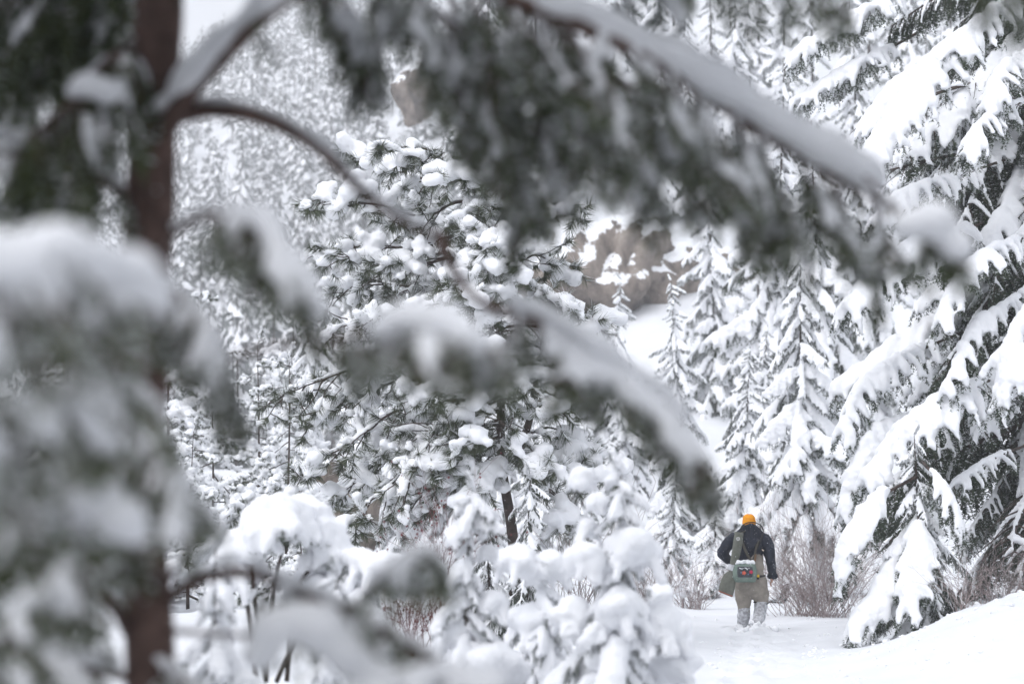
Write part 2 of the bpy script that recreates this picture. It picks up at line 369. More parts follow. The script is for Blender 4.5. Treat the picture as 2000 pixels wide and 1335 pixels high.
# ------------------------------------------------------------------ far hillside wood
def far_tree(seed, tiers, per, H=9.0):
    rng = np.random.default_rng(seed); a = Acc()
    add_tube(a, [(0, 0, -0.5), (0, 0, H * 0.97)], [0.13, 0.02], 4, 0, cap=False)
    for i in range(tiers * per):
        f = rng.random() ** 1.15; z = H * (0.04 + 0.95 * f); R = (H * 0.19 * (1 - f) ** 0.75 + 0.22) * rng.uniform(.55, 1.15)
        th = i * 2.4 + rng.uniform(-.6, .6); L = R; w = L * rng.uniform(0.22, 0.55); dr = L * rng.uniform(0.2, 1.1); th_ = rng.uniform(0.15, 0.55) * (0.5 + 0.5 * (1 - f)); r0 = L * rng.uniform(0, .35)
        c, s = math.cos(th), math.sin(th); e = lambda x, y, zz: (c * (x + r0) - s * y, s * (x + r0) + c * y, z + zz)
        sp = rng.uniform(0.6, 1.0); L = L - r0 * .5
        top = [e(0.05, 0, th_), e(L * .55, w * sp, -dr * .5), e(L * .55, 0, th_ - dr * .3), e(L * .55, -w * sp, -dr * .5), e(L * sp, w * .3, -dr + th_ * .3), e(L * sp, -w * .3, -dr + th_ * .3)]
        a.add(top, [(0, 2, 1), (0, 3, 2), (1, 2, 4), (2, 5, 4), (2, 3, 5)], 2)
        bot = [e(0.05, 0, -0.1), e(L * .5, w, -dr * .65), e(L * .5, -w, -dr * .65), e(L, w * .3, -dr * 1.05), e(L, -w * .3, -dr * 1.05), e(L * .6, 0, -dr * .8 - 0.12)]
        a.add(bot, [(0, 1, 5), (0, 5, 2), (1, 3, 5), (3, 4, 5), (4, 2, 5)], 1)
        for u, v in zip(rng.uniform(0.2, 1.0, 2), rng.uniform(-1, 1, 2) * w): a.add([e(L * u - .12, v, -dr * u), e(L * u + .12, v, -dr * u), e(L * u + .05, v * 1.1, -dr * u - rng.uniform(.3, .7))], [(0, 1, 2)], 1)
    return a
FAR_MATS = [M_BARK, M_FARN, M_SNOW]
far_hi = [far_tree(900 + k, 11, 6) for k in range(5)]
far_me = [a.mesh('far_conifer', FAR_MATS, True) for a in far_hi]
far_lo = [far_tree(950 + k, 7, 4) for k in range(4)]
rng = np.random.default_rng(77)
spots = []
y = 128.0
while y < 556:
    sp = 2.6 + y * 0.0041
    lo = (-90 - 1000) / F * y; hi = ((1420 if y > 200 else 1900) - 1000) / F * y
    for x in np.arange(lo, hi, sp * 1.05):
        xx, yy = x + rng.uniform(-.55, .55) * sp, y + rng.uniform(-.55, .55) * sp
        z = float(hill(np.array(xx), np.array(yy))) if yy > 199.8 else float(gh(np.array(xx), np.array(yy)))
        py = 985 - (z + 4 - CAMZ) / yy * F; px = 1000 + xx / yy * F
        if py < -60: continue
        spots.append((xx, yy, z, px, py))
    y += sp * 1.25
# those that show largest in the gaps of the foreground: left-centre of the picture
seen = [s for s in spots if 20 < s[3] < 930 and s[4] < 720 and s[1] > 190]
seen.sort(key=lambda s: s[1]); near = set(id(s) for s in seen[:290])
for s in seen[:290]:
    o = link('hillside_conifer', far_me[rng.integers(5)], None, (s[0], s[1], s[2] - 0.2)); k = rng.uniform(0.5, 1.1)
    o.scale = (k, k, k * rng.uniform(0.95, 1.35)); o.rotation_euler = (0, 0, rng.uniform(0, 6))
    tag(o, 'small snow-covered conifer in the dense wood on the far hillside', 'tree', 'conifers of the far hillside wood')
A = Acc()
lo_arr = []
for a in far_lo:
    V = np.concatenate(a.V); lo_arr.append((V, [(np.concatenate(a.F[k]), np.concatenate(a.M[k])) for k in (3, 4) if a.F[k]]))
rest = [s for s in spots if id(s) not in near]
for s in rest:
    V, fs = lo_arr[rng.integers(4)]; k = rng.uniform(0.45, 1.15); r = rng.uniform(0, 6); c, sn = math.cos(r), math.sin(r)
    W = np.stack((V[:, 0] * c - V[:, 1] * sn, V[:, 0] * sn + V[:, 1] * c, V[:, 2] * rng.uniform(0.95, 1.35)), 1) * k + np.array((s[0], s[1], s[2] - 0.2))
    n0 = A.n; A.V.append(W); A.n += len(W)
    for f, m in fs: A.F[f.shape[1]].append(f + n0); A.M[f.shape[1]].append(m)
o = link('far_wood', A.mesh('far_wood', FAR_MATS, True)); tag(o, 'dense snow-covered conifer wood filling the far hillside', 'wood', None, 'stuff')
print('far trees', len(seen[:290]), len(rest), 'verts', A.n)

# ------------------------------------------------------------------ rocks
def mat_rock():
    m, n, l, b = mat_base('snowy_rock')
    t = noise(n, l, 1.9, 10, rough=.7); mp = n.new('ShaderNodeMapping'); tc = n.new('ShaderNodeTexCoord'); mp.inputs['Scale'].default_value = (1.0, 1.0, 0.7)
    mp.inputs['Rotation'].default_value = (0, 0.5, 0)
    t2 = n.new('ShaderNodeTexNoise'); t2.inputs['Scale'].default_value = 1.1; t2.inputs['Detail'].default_value = 12; t2.inputs['Roughness'].default_value = 0.68; l.new(tc.outputs['Object'], mp.inputs[0]); l.new(mp.outputs[0], t2.inputs['Vector'])
    r = ramp(n, l, t2.outputs[0], [(0.36, (0.06, 0.052, 0.05)), (0.47, (0.19, 0.16, 0.14)), (0.56, (0.26, 0.22, 0.19)), (0.68, (0.36, 0.32, 0.285))])
    g = n.new('ShaderNodeNewGeometry'); sx = n.new('ShaderNodeSeparateXYZ'); l.new(g.outputs['Normal'], sx.inputs[0])
    ad = n.new('ShaderNodeMath'); ad.operation = 'MULTIPLY_ADD'; l.new(t.outputs[0], ad.inputs[0]); ad.inputs[1].default_value = 0.7; l.new(sx.outputs[2], ad.inputs[2])
    sr = ramp(n, l, ad.outputs[0], [(0.86, (0, 0, 0)), (0.90, (1, 1, 1))])
    mx = n.new('ShaderNodeMix'); mx.data_type = 'RGBA'; l.new(sr.outputs[0], mx.inputs[0]); l.new(r.outputs[0], mx.inputs[6]); mx.inputs[7].default_value = (0.9, 0.91, 0.93, 1)
    l.new(mx.outputs[2], b.inputs['Base Color']); b.inputs['Roughness'].default_value = 0.85; b.inputs['Specular IOR Level'].default_value = 0.2
    bp = n.new('ShaderNodeBump'); bp.inputs['Strength'].default_value = 0.9; bp.inputs['Distance'].default_value = 0.15; l.new(t2.outputs[0], bp.inputs['Height']); l.new(bp.outputs[0], b.inputs['Normal'])
    return m
M_ROCK = mat_rock()
def rock_mesh(seed, sx, sy, sz, rough=0.42):
    rng = np.random.default_rng(seed); bm = bmesh.new(); bmesh.ops.create_icosphere(bm, subdivisions=5, radius=1.0)
    V = np.array([v.co[:] for v in bm.verts]); Fc = np.array([[v.index for v in f.verts] for f in bm.faces]); bm.free()
    d = np.ones(len(V))
    for k in range(34):                                             # planes cut off: flat faces and edges
        nn = nrm(rng.normal(size=3) * np.array((1, 1, 0.8))); c = rng.uniform(0.62, 0.95); q = V @ nn
        d = np.minimum(d, np.where(q > 0.05, c / np.maximum(q, 0.05), 9))
    for oc in range(7):
        fq = 2.2 * 1.8 ** oc; kk = rng.normal(size=(3, 3)) * np.array((1.3, 1.3, .6))[:, None] * fq; ph = rng.uniform(0, 6, 3)
        d = d + rough * 0.5 ** oc * 0.5 * (np.abs(np.sin(V @ kk[:, 0] + ph[0])) - 0.6 + 0.5 * np.sin(V @ kk[:, 1] + ph[1]))
    return mesh_np('rock', V * d[:, None] * np.array((sx, sy, sz)), [Fc], [M_ROCK])
def rock(name, label, px, py, Y, sx, sy, sz, seed, rz=0.0, rough=0.42):
    o = link(name, rock_mesh(seed, sx, sy, sz, rough), None, tuple(P(px, py, Y))); o.rotation_euler = (0.1, 0.15, rz); tag(o, label, 'rock'); return o
rock('rock_outcrop', 'broad tan rock face with snow on its ledges right of the pine', 1195, 560, 88, 4.2, 3.0, 3.0, 11, 0.3)
rock('rock_outcrop', 'darker rock step below a snow-covered edge behind the spruce slope', 1400, 570, 92, 2.6, 2.2, 2.2, 12, -0.4)
rock('rock_outcrop', 'small tan rock patch high above the pine top', 815, 190, 124, 1.3, 1.3, 1.7, 13, 0.1)
rock('rock_outcrop', 'brown rock face low behind the left pine branches', 670, 1000, 41, 0.95, 0.9, 1.05, 14, 0.5, 0.2)
rock('rock_outcrop', 'rock step in the slope behind the spruces', 1500, 700, 80, 2.6, 2.0, 1.6, 15, 0.2)

# ------------------------------------------------------------------ bough prototypes
hero = [spruce_proto(100 + k, 1.9, [-22, -30, -14, -36, -26, -18, -33, -24][k], [16, 22, 28, 8, 20, 34, 14, 26][k], [12, 0, 18, 6, 10, 22, 0, 14][k], [0.24, 0.20, 0.28, 0.22, 0.26, 0.2, 0.25, 0.21][k], [0.085, 0.062, 0.10, 0.075, 0.05, 0.09, 0.07, 0.045][k], 0.024, n_sec=38, snow_p=[.9, .7, .95, .8, .5, .9, .75, .35][k], frost=0.40, hang=0.9, droop=0.9, ter_len=0.17, ter_sp=0.05, per_m=180, nl=0.034, nw=0.010) for k in range(8)]
midp = [spruce_proto(130 + k, 1.6, [-20, -32, -10, -26, -38, -16, -28][k], [18, 14, 30, 24, 6, 36, 20][k], [12, 4, 20, 8, 0, 16, 6][k], [.27, .24, .30, .25, .22, .26, .28][k], [0.125, 0.09, 0.135, 0.08, 0.115, 0.105, 0.06][k], 0.028, n_sec=30, split=False, snow_p=[.9, .75, .9, .7, .85, .8, .6][k], frost=0.3, hang=1.1, droop=0.9, ter_len=0.21, ter_sp=0.065, per_m=130, nl=0.044, nw=0.012, t0=.06, ter_snow=.35) for k in range(7)]
young = [spruce_proto(160 + k, 0.70, [-6, -25, -15, -35, -20][k], [26, 30, 44, 15, 36][k], [10, 0, 10, 0, 0][k], 0.30, [0.105, 0.07, 0.115, 0.085, 0.06][k], 0.020, n_sec=16, snow_p=[.8, .75, .85, .7, .6][k], frost=0.5, hang=1.0, droop=0.9, ter_len=0.15, ter_sp=0.05, per_m=320, nl=0.024, nw=0.006, main_snow=1.2, t0=.05, ter_snow=.4) for k in range(5)]
green = [spruce_proto(190 + k, 1.9, [-20, -34, -26, -12][k], [20, 10, 24, 30][k], [8, 0, 10, 12][k], .25, .034, .02, n_sec=42, snow_p=.3, frost=.22, hang=1.3, droop=1.1, ter_len=.22, ter_sp=.042, per_m=190, nl=.036, nw=.011, ter_snow=.25, main_snow=.8) for k in range(4)]
barep = [spruce_proto(180 + k, 1.8, [-12, -24, -4][k], [14, 10, 20][k], 6, .2, .032, .02, n_sec=22, snow_p=.5, frost=.4, hang=.6, droop=.5, ter_len=.2, ter_sp=.11, per_m=22, ter_snow=.2) for k in range(3)]

# ------------------------------------------------------------------ spruces
def on_ground(px, Y): x = (px - 1000) / F * Y; return (x, Y, ground_z(x, Y) - 0.05)
def hand_bough(t, seed, pts, wid, sr, n, voxel=.025, **kw):
    """a bough laid along its own course"""
    rng = np.random.default_rng(seed); b = np.array(t.location); ax = np.array([P(*p) for p in pts]) - b
    kw = {**dict(hang=.9, droop=1.1, ter_len=.23, ter_sp=.05, per_m=180, nl=.036, nw=.011, snow_p=.9, frost=.38, main_snow=.9, ter_snow=.4, axis_snow_from=.25, t0=.2, ang=(48, 84), cover=(.7, 1)), **kw}; wid = wid * 1.3
    w, nd, S = bough(rng, ax, .022, lambda q: wid * (.35 + .65 * math.sin(math.pi * min(1, .15 + .7 * q))), int(n * 1.25), sr * .85, **kw)
    o = link('bough', w.mesh('bough', [M_BARK], True), t); link('needles', nd.mesh('needles', [M_NEED, M_FROST]), o); link('snow_load', snow_mesh(S, voxel, 4, 'snow_load', M_SNOW, lump=.004, rng=rng), o)
skip_hero = lambda x, y, z, yaw: (1000 + x / y * F > 2230) or (z > CAMZ + 0.25 * y)
bigs = conifer('spruce_tree', 'tall dark spruce filling the right edge with heavy snow pillows on its boughs', 'tree', on_ground(2020, 33.2), 13.5, 3.1, 290, hero + green + green + barep, 21, cb=0.10, split=True, r=0.17, skip=skip_hero, power=0.5, tilt=(-0.30, 0.05))
for i, (pts, wd, sr, n) in enumerate([
    ([(1990, -10, 32), (1860, 85, 30.5), (1800, 150, 30), (1740, 230, 29.7), (1690, 310, 29.5)], .46, .13, 40), ([(1900, 90, 32), (1780, 145, 31), (1730, 190, 30.8), (1685, 245, 30.6)], .30, .10, 26),
    ([(2060, -60, 32), (1920, 40, 30.5), (1865, 95, 30)], .36, .11, 28), ([(2060, 80, 32), (1970, 130, 30), (1925, 210, 29.6)], .32, .10, 26), ([(2060, 180, 32), (1935, 225, 29.6), (1885, 300, 29.2)], .30, .07, 28),
    ([(1820, -60, 34), (1720, 10, 33), (1640, 45, 33), (1545, 115, 33)], .34, .11, 30), ([(1800, 60, 34), (1700, 115, 33), (1640, 145, 33), (1545, 205, 33)], .32, .10, 30), ([(1960, 420, 33), (1830, 470, 30.5), (1740, 505, 30), (1655, 600, 29.5)], .44, .12, 36),
    ([(2060, 440, 32), (1960, 480, 30), (1890, 520, 29.5), (1835, 630, 29.2)], .32, .09, 28), ([(2050, 540, 32), (1960, 600, 30), (1900, 645, 29.5), (1845, 765, 29)], .25, .09, 28), ([(2090, 500, 31), (1995, 640, 29), (1955, 775, 28.8)], .38, .14, 26),
    ([(2040, 700, 32), (1880, 765, 29.5), (1800, 810, 29.2), (1690, 935, 28.8)], .42, .13, 38), ([(1900, 640, 33), (1760, 700, 31), (1690, 745, 30.5), (1645, 840, 30)], .32, .10, 28), ([(1900, 780, 32), (1740, 830, 30.5), (1685, 875, 30), (1645, 1000, 29.8)], .30, .11, 28),
    ([(2000, 300, 33), (1850, 350, 31), (1760, 380, 30.6), (1700, 440, 30.4)], .32, .08, 30), ([(2030, 860, 32), (1930, 900, 30), (1850, 960, 29.5), (1800, 1030, 29.4)], .26, .07, 26)]):
    hand_bough(bigs, 500 + i, pts, wd, sr, n)
smalls = conifer('spruce_tree', 'small snow-draped spruce standing on the snow right of the walker', 'tree', on_ground(1795, 28.6), 2.35, 1.2, 66, hero + green[:2], 22, cb=0.05, split=True, r=0.032, tilt=(-0.40, -0.05))
for i, (pts, wd, sr, n) in enumerate([([(1800, 1010, 28.6), (1740, 1110, 28.3), (1665, 1225, 28.1)], .30, .10, 28), ([(1790, 930, 28.6), (1700, 985, 28.4), (1655, 1060, 28.2), (1640, 1130, 28.2)], .26, .10, 26), ([(1795, 1000, 28.5), (1790, 1080, 28.0), (1770, 1190, 27.7)], .30, .09, 26), ([(1800, 900, 28.6), (1850, 960, 28.3), (1880, 1040, 28.2)], .24, .06, 24)]):
    hand_bough(smalls, 540 + i, pts, wd, sr, n)
for i, (px, Y, H, mL, n, lab) in enumerate([
    (1570, 43, 6.3, 1.9, 60, 'spruce with white laden boughs just left of the dark right-hand spruce'),
    (1440, 50, 4.7, 1.5, 50, 'white spruce straight above the walker, bowed under snow'),
    (1345, 57, 6.3, 1.7, 56, 'slim white spruce with a pointed top below the rock face'),
    (1300, 47, 2.7, 1.0, 40, 'low white spruce at the left end of the trees behind the path'),
    (1395, 44, 2.1, 0.9, 36, 'little rounded spruce close behind the walker to the left'),
    (1620, 54, 9.6, 2.3, 70, 'tall pale spruce rising behind the right-hand boughs'),
    (1500, 62, 12.0, 2.6, 76, 'highest pale spruce at the top right, behind the big snowy foreground bough'),
    (1400, 74, 8.0, 2.0, 56, 'pale spruce on the slope above the rock step'),
    (1205, 62, 2.7, 1.1, 36, 'small white spruce seen between the pine and the white spruces'),
    (1110, 54, 3.0, 1.2, 40, 'white spruce behind the right side of the pine'),
    (900, 52, 4.2, 1.5, 44, 'white spruce hidden behind the pine trunk'),
    (1050, 46, 3.6, 1.4, 44, 'white spruce filling the gap between the two stems of the pine'),
    (985, 64, 6.5, 1.9, 46, 'pale spruce rising behind the lower pine trunk'),
    (1240, 67, 3.0, 1.4, 40, 'white spruce at the left foot of the open snow slope below the rock'),
    (1470, 57, 5.0, 1.7, 44, 'white spruce right above the orange beanie, farther back'),
    (1530, 48, 3.2, 1.3, 40, 'low white spruce between the walker and the bare shrub'),
    (1260, 42, 1.5, 0.9, 30, 'knee-high white spruce by the left edge of the path'),
    (1180, 70, 5.5, 1.8, 44, 'pale spruce right of the pine on the foot of the slope'),
    (790, 47, 3.4, 1.3, 44, 'white spruce below the left pine branches beside the brown rock'),
    (610, 50, 5.6, 1.7, 50, 'white spruce left of the pine, its top under the blurred snow clump'),
    (690, 70, 6.0, 1.8, 44, 'pale spruce far behind the left pine branches'),
    (1700, 70, 13, 2.6, 60, 'faint pale spruce deep behind the dark right-hand spruce'),
    (1290, 98, 6.5, 1.7, 40, 'pale spruce on top of the tan rock face'),
    (1090, 100, 7.0, 1.8, 40, 'pale spruce left above the tan rock face'),
    (960, 112, 9.0, 2.2, 44, 'distant pale spruce behind the pine top'),
    (1430, 100, 10, 2.4, 44, 'distant pale spruce high behind the big blurred bough'),
    (1210, 125, 11, 2.6, 40, 'distant pale spruce at the top centre behind hanging twigs'),
    (840, 128, 8, 2.0, 40, 'distant pale spruce beside the small high rock patch')]):
    fine = 1020 < px < 1480 and Y < 66
    conifer('spruce_tree', lab, 'tree', on_ground(px, Y), H, mL * (.85 if fine else 1.12), int(n * (2.1 if fine else 1.25)), midp, 300 + i, cb=0.03, group='snowy spruces behind the path', lean=(.45 * math.sin(i * 2.3), .3 * math.cos(i * 1.7)), tilt=(-0.6, 0.2) if fine else (-0.5, 0.05), power=.68)

rr = np.random.default_rng(333)
for i in range(26):                                                 # the stand on the slope, too alike to tell apart
    Y = rr.uniform(66, 122); px = rr.uniform(1240, 1990)
    if px < 1380 and Y < 96: continue
    conifer('spruce_tree', 'pale snow-laden spruce in the stand on the slope behind the dark right-hand spruce', 'tree', on_ground(px, Y), rr.uniform(7, 11.5), rr.uniform(1.9, 2.5), 40, midp, 600 + i, cb=0.03, group='stand of spruces on the slope', tilt=(-0.32, 0.05), power=.68)
# ------------------------------------------------------------------ pines
def pine_branch(rng, axis, r0, n_sec, sec_len, snow_r, tuft_n=70, nl=0.13, nw=0.0045, snow_p=0.8, bare=0.25, sub=2):
    wood, need, S = Acc(), Acc(), []
    axis = spline(axis, 18); n = len(axis); L = np.linalg.norm(np.diff(axis, axis=0), axis=1).sum()
    axis = axis + np.cumsum(rng.normal(size=(n, 3)) * 0.012, 0) * np.linspace(0, 1, n)[:, None]
    add_tube(wood, axis, np.linspace(r0, 0.006, n), 5)
    tips = [(axis[-1], nrm(axis[-1] - axis[-3]))]
    at = lambda t: axis[min(int(t * (n - 1)), n - 2)] + (axis[min(int(t * (n - 1)), n - 2) + 1] - axis[min(int(t * (n - 1)), n - 2)]) * (t * (n - 1) - min(int(t * (n - 1)), n - 2))
    for i in range(n_sec):
        t = bare + (1 - bare) * (i + rng.random()) / n_sec; k = min(int(t * (n - 1)), n - 2); T = nrm(axis[k + 1] - axis[k])
        side = nrm(np.cross(T, (0, 0, 1.0))) * (1 if i % 2 else -1)
        d0 = T * rng.uniform(.5, 1.0) + side * rng.uniform(.3, .9) + np.array((0, 0, rng.uniform(-.7, .35)))
        ls = sec_len * rng.uniform(.5, 1.2) * (1.15 - 0.55 * t)
        sp = poly_walk(at(t), d0, ls, 7, rng.uniform(-.3, .9), rng, 0.13)
        add_tube(wood, sp, np.linspace(r0 * 0.42, 0.005, 8), 3, cap=False); tips.append((sp[-1], nrm(sp[-1] - sp[-3])))
        for q in range(rng.integers(1, sub + 2)):
            j = rng.integers(2, 7); dd = nrm(sp[j] - sp[j - 1] + rng.normal(size=3) * 0.7)
            tp = poly_walk(sp[j], dd, ls * rng.uniform(.25, .5), 4, rng.uniform(-.6, .4), rng, 0.12)
            add_tube(wood, tp, np.linspace(r0 * 0.28, 0.004, 5), 3, cap=False); tips.append((tp[-1], nrm(tp[-1] - tp[-2])))
        if rng.random() < 0.7:                                       # snow lying along the bare wood
            for u in np.linspace(0.1, 0.9, 10):
                j = min(int(u * 7), 6); c = sp[j] + (sp[j + 1] - sp[j]) * (u * 7 - j); r = snow_r * 0.30 * rng.uniform(.7, 1.2)
                S.append((c[0], c[1], c[2] + r * .7, r, r, r))
    for t in np.linspace(0.05, 0.98, int(L / (snow_r * 0.22))):
        if math.sin(t * 9 + r0 * 500) > -0.5:
            c = at(t); r = snow_r * 0.36 * rng.uniform(.8, 1.2); S.append((c[0], c[1], c[2] + r * .75 + r0 * .5, r, r, r))
    for p, d in tips:
        segs = [(p - d * 0.10, p + d * 0.02)]
        needle_tris(need, rng, segs, tuft_n / 0.12, nl, nw, spread=1.0, fwd=0.75, frost=0.35, droop=0.25)
        if rng.random() < snow_p:
            R = snow_r * min(2.3, math.exp(rng.normal() * .48)); sd = nrm(np.cross(d, (0, 0, 1.0)))
            for q in range(8):
                o = d * (rng.uniform(-1.6, .9) * R) + sd * rng.uniform(-.5, .5) * R; rr = R * rng.uniform(.45, .95)
                S.append((p[0] + o[0], p[1] + o[1], p[2] + o[2] + rr * .55, rr, rr, rr * .8))
    return wood, need, S
def pine_proto(seed, L, pitch, dr, snow_r):
    rng = np.random.default_rng(seed)
    w, nd, S = pine_branch(rng, arc_axis(L, pitch, dr, 15, wig=.3), 0.02, 10, 0.5, snow_r, 50, 0.15, 0.011, snow_p=.7, sub=3)
    sn = snow_mesh(S, 0.032, 2, 'snow', M_SNOW); p = Proto(); p.L = L
    p.one = merge_bough('bough', w, nd, sn, [M_BARK, M_PINE, M_FROST, M_SNOW]); bpy.data.meshes.remove(sn); return p
pinep = [pine_proto(200 + k, 1.7, [5, -12, 15, -25][k], [20, 25, 45, 10][k], [0.08, 0.095, 0.07, 0.085][k]) for k in range(4)]
for i, (px, Y, H, mL, n, lab) in enumerate([
    (415, 40, 3.7, 1.7, 38, 'snowy pine low between the left trunk and the central pine'),
    (330, 47, 5.9, 2.0, 44, 'snowy pine just right of the blurred left trunk'),
    (505, 44, 4.3, 1.7, 40, 'snowy pine left of the central pine, its low branches over the draped mound'),
    (130, 45, 4.6, 1.9, 36, 'snowy pine showing in gaps left of the blurred trunk'),
    (590, 34, 1.5, 1.0, 18, 'low snowy pine behind the draped white mound'),
    (370, 35, 2.6, 1.4, 30, 'nearest snowy pine right of the blurred trunk, half hidden by the blurred snow shelf'),
    (560, 38, 3.6, 1.6, 34, 'snowy pine whose crown touches the left branch tips of the central pine')]):
    conifer('pine_tree', lab, 'tree', on_ground(px, Y), H, mL, n, pinep, 400 + i, cb=0.06, group='snowy pines on the left', tilt=(-0.3, 0.2), smin=0.35)

# the pine in the middle, branch by branch
def hero_pine():
    rng = np.random.default_rng(31); Y0 = 29.0; b = P(1000, 1085, Y0); b[2] = ground_z(b[0], b[1]) - .05
    t = empty('pine_tree', tuple(b)); tag(t, 'central pine with long needles, dark crooked branches and round snow tufts', 'tree')
    a = Acc(); tr = spline([(b[0], b[1], b[2] - .2), P(998, 1060, Y0), P(985, 900, Y0), P(978, 700, Y0), P(950, 500, Y0), P(935, 400, Y0), P(928, 320, Y0)], 24) - b
    tr[:, 0] += .035 * np.sin(np.linspace(0, 13, 24)); tr[:, 1] += .03 * np.sin(np.linspace(1, 11, 24)); add_tube(a, tr, np.linspace(.080, .009, 24), 10); link('trunk', a.mesh('trunk', [M_BARK], True), t)
    a = Acc(); st = spline([P(1010, 905, Y0), P(1022, 860, Y0), P(1042, 790, Y0), P(1050, 720, Y0 - .1), P(1075, 600, Y0 - .2)], 14) - b
    add_tube(a, st, np.linspace(.055, .025, 14), 8); link('stem', a.mesh('stem', [M_BARK], True), t)
    br = [(930, 300, 850, 300, 735, 300, -.4), (935, 340, 820, 350, 690, 310, .6), (945, 390, 830, 420, 640, 375, -.6), (950, 430, 850, 470, 700, 480, .9), (955, 470, 800, 520, 615, 480, -.3),
          (960, 520, 830, 560, 655, 560, .5), (965, 560, 800, 600, 640, 620, -.8), (975, 640, 820, 655, 690, 660, .4), (975, 690, 760, 700, 560, 760, -.2), (980, 730, 780, 740, 610, 800, .8), (980, 780, 770, 800, 585, 905, -.6),
          (985, 820, 800, 850, 650, 985, .1), (985, 850, 830, 880, 690, 1000, -1.0), (990, 870, 880, 920, 740, 1030, .7), (985, 800, 860, 840, 790, 960, -1.6),
          (940, 380, 1010, 340, 1080, 300, .2), (945, 450, 1030, 420, 1120, 400, -.5), (955, 520, 1040, 500, 1100, 540, .5), (960, 560, 1050, 560, 1115, 590, -.8), (975, 640, 1080, 640, 1190, 620, .3), (980, 720, 1080, 720, 1180, 730, -.4),
          (1040, 800, 1110, 780, 1165, 770, .4), (1030, 850, 1110, 845, 1170, 880, -.3), (1020, 880, 1100, 885, 1160, 960, .6), (1010, 900, 1090, 905, 1185, 915, -.7), 
          (960, 480, 930, 500, 890, 560, -1.7), (975, 620, 960, 640, 900, 720, -1.9), (980, 700, 1010, 730, 1060, 800, -1.6), (945, 420, 960, 440, 1000, 500, -1.5), (980, 760, 950, 790, 900, 880, -1.8), (982, 800, 1000, 830, 1060, 900, -1.5), (985, 860, 960, 890, 920, 960, -1.6), (975, 670, 940, 690, 850, 770, -1.7), (985, 830, 900, 830, 760, 880, -.9), (985, 880, 930, 900, 830, 1000, .3), (980, 750, 880, 770, 720, 850, 1.0), (1000, 900, 1050, 930, 1110, 1010, -.9), (960, 540, 900, 560, 760, 640, -1.2), (950, 440, 870, 430, 770, 430, 1.3), (1045, 760, 1090, 740, 1150, 700, -.8), (930, 330, 900, 330, 860, 360, -1.0), (932, 350, 950, 350, 985, 380, -1.0), (929, 325, 925, 310, 912, 288, -.3), (936, 390, 925, 400, 900, 435, -1.2), (942, 420, 958, 430, 985, 470, -1.3), (950, 500, 955, 510, 960, 560, -1.4), (955, 540, 940, 560, 930, 610, -1.3)]
    for x0, y0, x1, y1, x2, y2, dy in br:
        ax = np.array([P(x0, y0, Y0), P((x0 + x1) / 2, y0 * .5 + y1 * .5 + rng.uniform(-14, 14), Y0 + dy * .3), P(x1, y1, Y0 + dy * .6), P((x1 + x2) / 2, (y1 + y2) / 2 + rng.uniform(-12, 10), Y0 + dy * .85), P(x2, y2, Y0 + dy)]) - b
        L = np.linalg.norm(ax[-1] - ax[0]); k = 4 + int(L * 4.2)
        w, nd, S = pine_branch(rng, ax, 0.011 + 0.007 * L, k, 0.28 + 0.18 * L, 0.068, 58, 0.155, 0.0085, snow_p=0.56, sub=3)
        o = link('branch', w.mesh('branch', [M_BARK], True), t); link('needles', nd.mesh('needles', [M_PINE, M_FROST]), o)
        link('snow_load', snow_mesh(S, 0.027, 2, 'snow_load', M_SNOW, lump=.003, rng=rng), o)
hero_pine()
conifer('fir_sapling', 'young fir with snow fingers growing at the foot of the central pine', 'tree', on_ground(1035, 27.4), 2.0, 0.95, 54, hero + green[:2], 23, cb=0.04, split=True, r=0.022, tilt=(-0.45, -0.05), smin=.34)
conifer('fir_sapling', 'lower young fir left of the pine foot behind the slim snow-capped spruce', 'tree', on_ground(955, 28.0), 1.45, 0.85, 40, hero + green[:2], 24, cb=0.04, split=True, r=0.02, tilt=(-0.45, -0.05), smin=.34)

# ------------------------------------------------------------------ young trees smothered in snow, nearer
def leafless(rng, base, n, H, spread, r0=0.006, sub=4, mat=None, name='twigs', lean=(0, 0)):
    a = Acc(); tips = []
    for i in range(n):
        th = rng.uniform(0, 6.283); d = np.array((math.cos(th) * spread * rng.uniform(.2, 1) + lean[0], math.sin(th) * spread * rng.uniform(.2, 1) + lean[1], 1.0))
        p = np.array((rng.normal() * .12 * spread * H, rng.normal() * .12 * spread * H, 0)); L = H * rng.uniform(.55, 1.1)
        st = poly_walk(p, d, L, 7, rng.uniform(-.1, .7), rng, .07); add_tube(a, st, np.linspace(r0, r0 * .3, 8), 3, cap=False)
        for q in range(sub):
            j = rng.integers(2, 8); dd = nrm(st[j] - st[j - 1]) + rng.normal(size=3) * .55
            tw = poly_walk(st[j], dd, L * rng.uniform(.15, .4), 4, rng.uniform(-.3, .4), rng, .12); add_tube(a, tw, np.linspace(r0 * .5, r0 * .2, 5), 3, cap=False); tips.append(tw)
    return a, tips
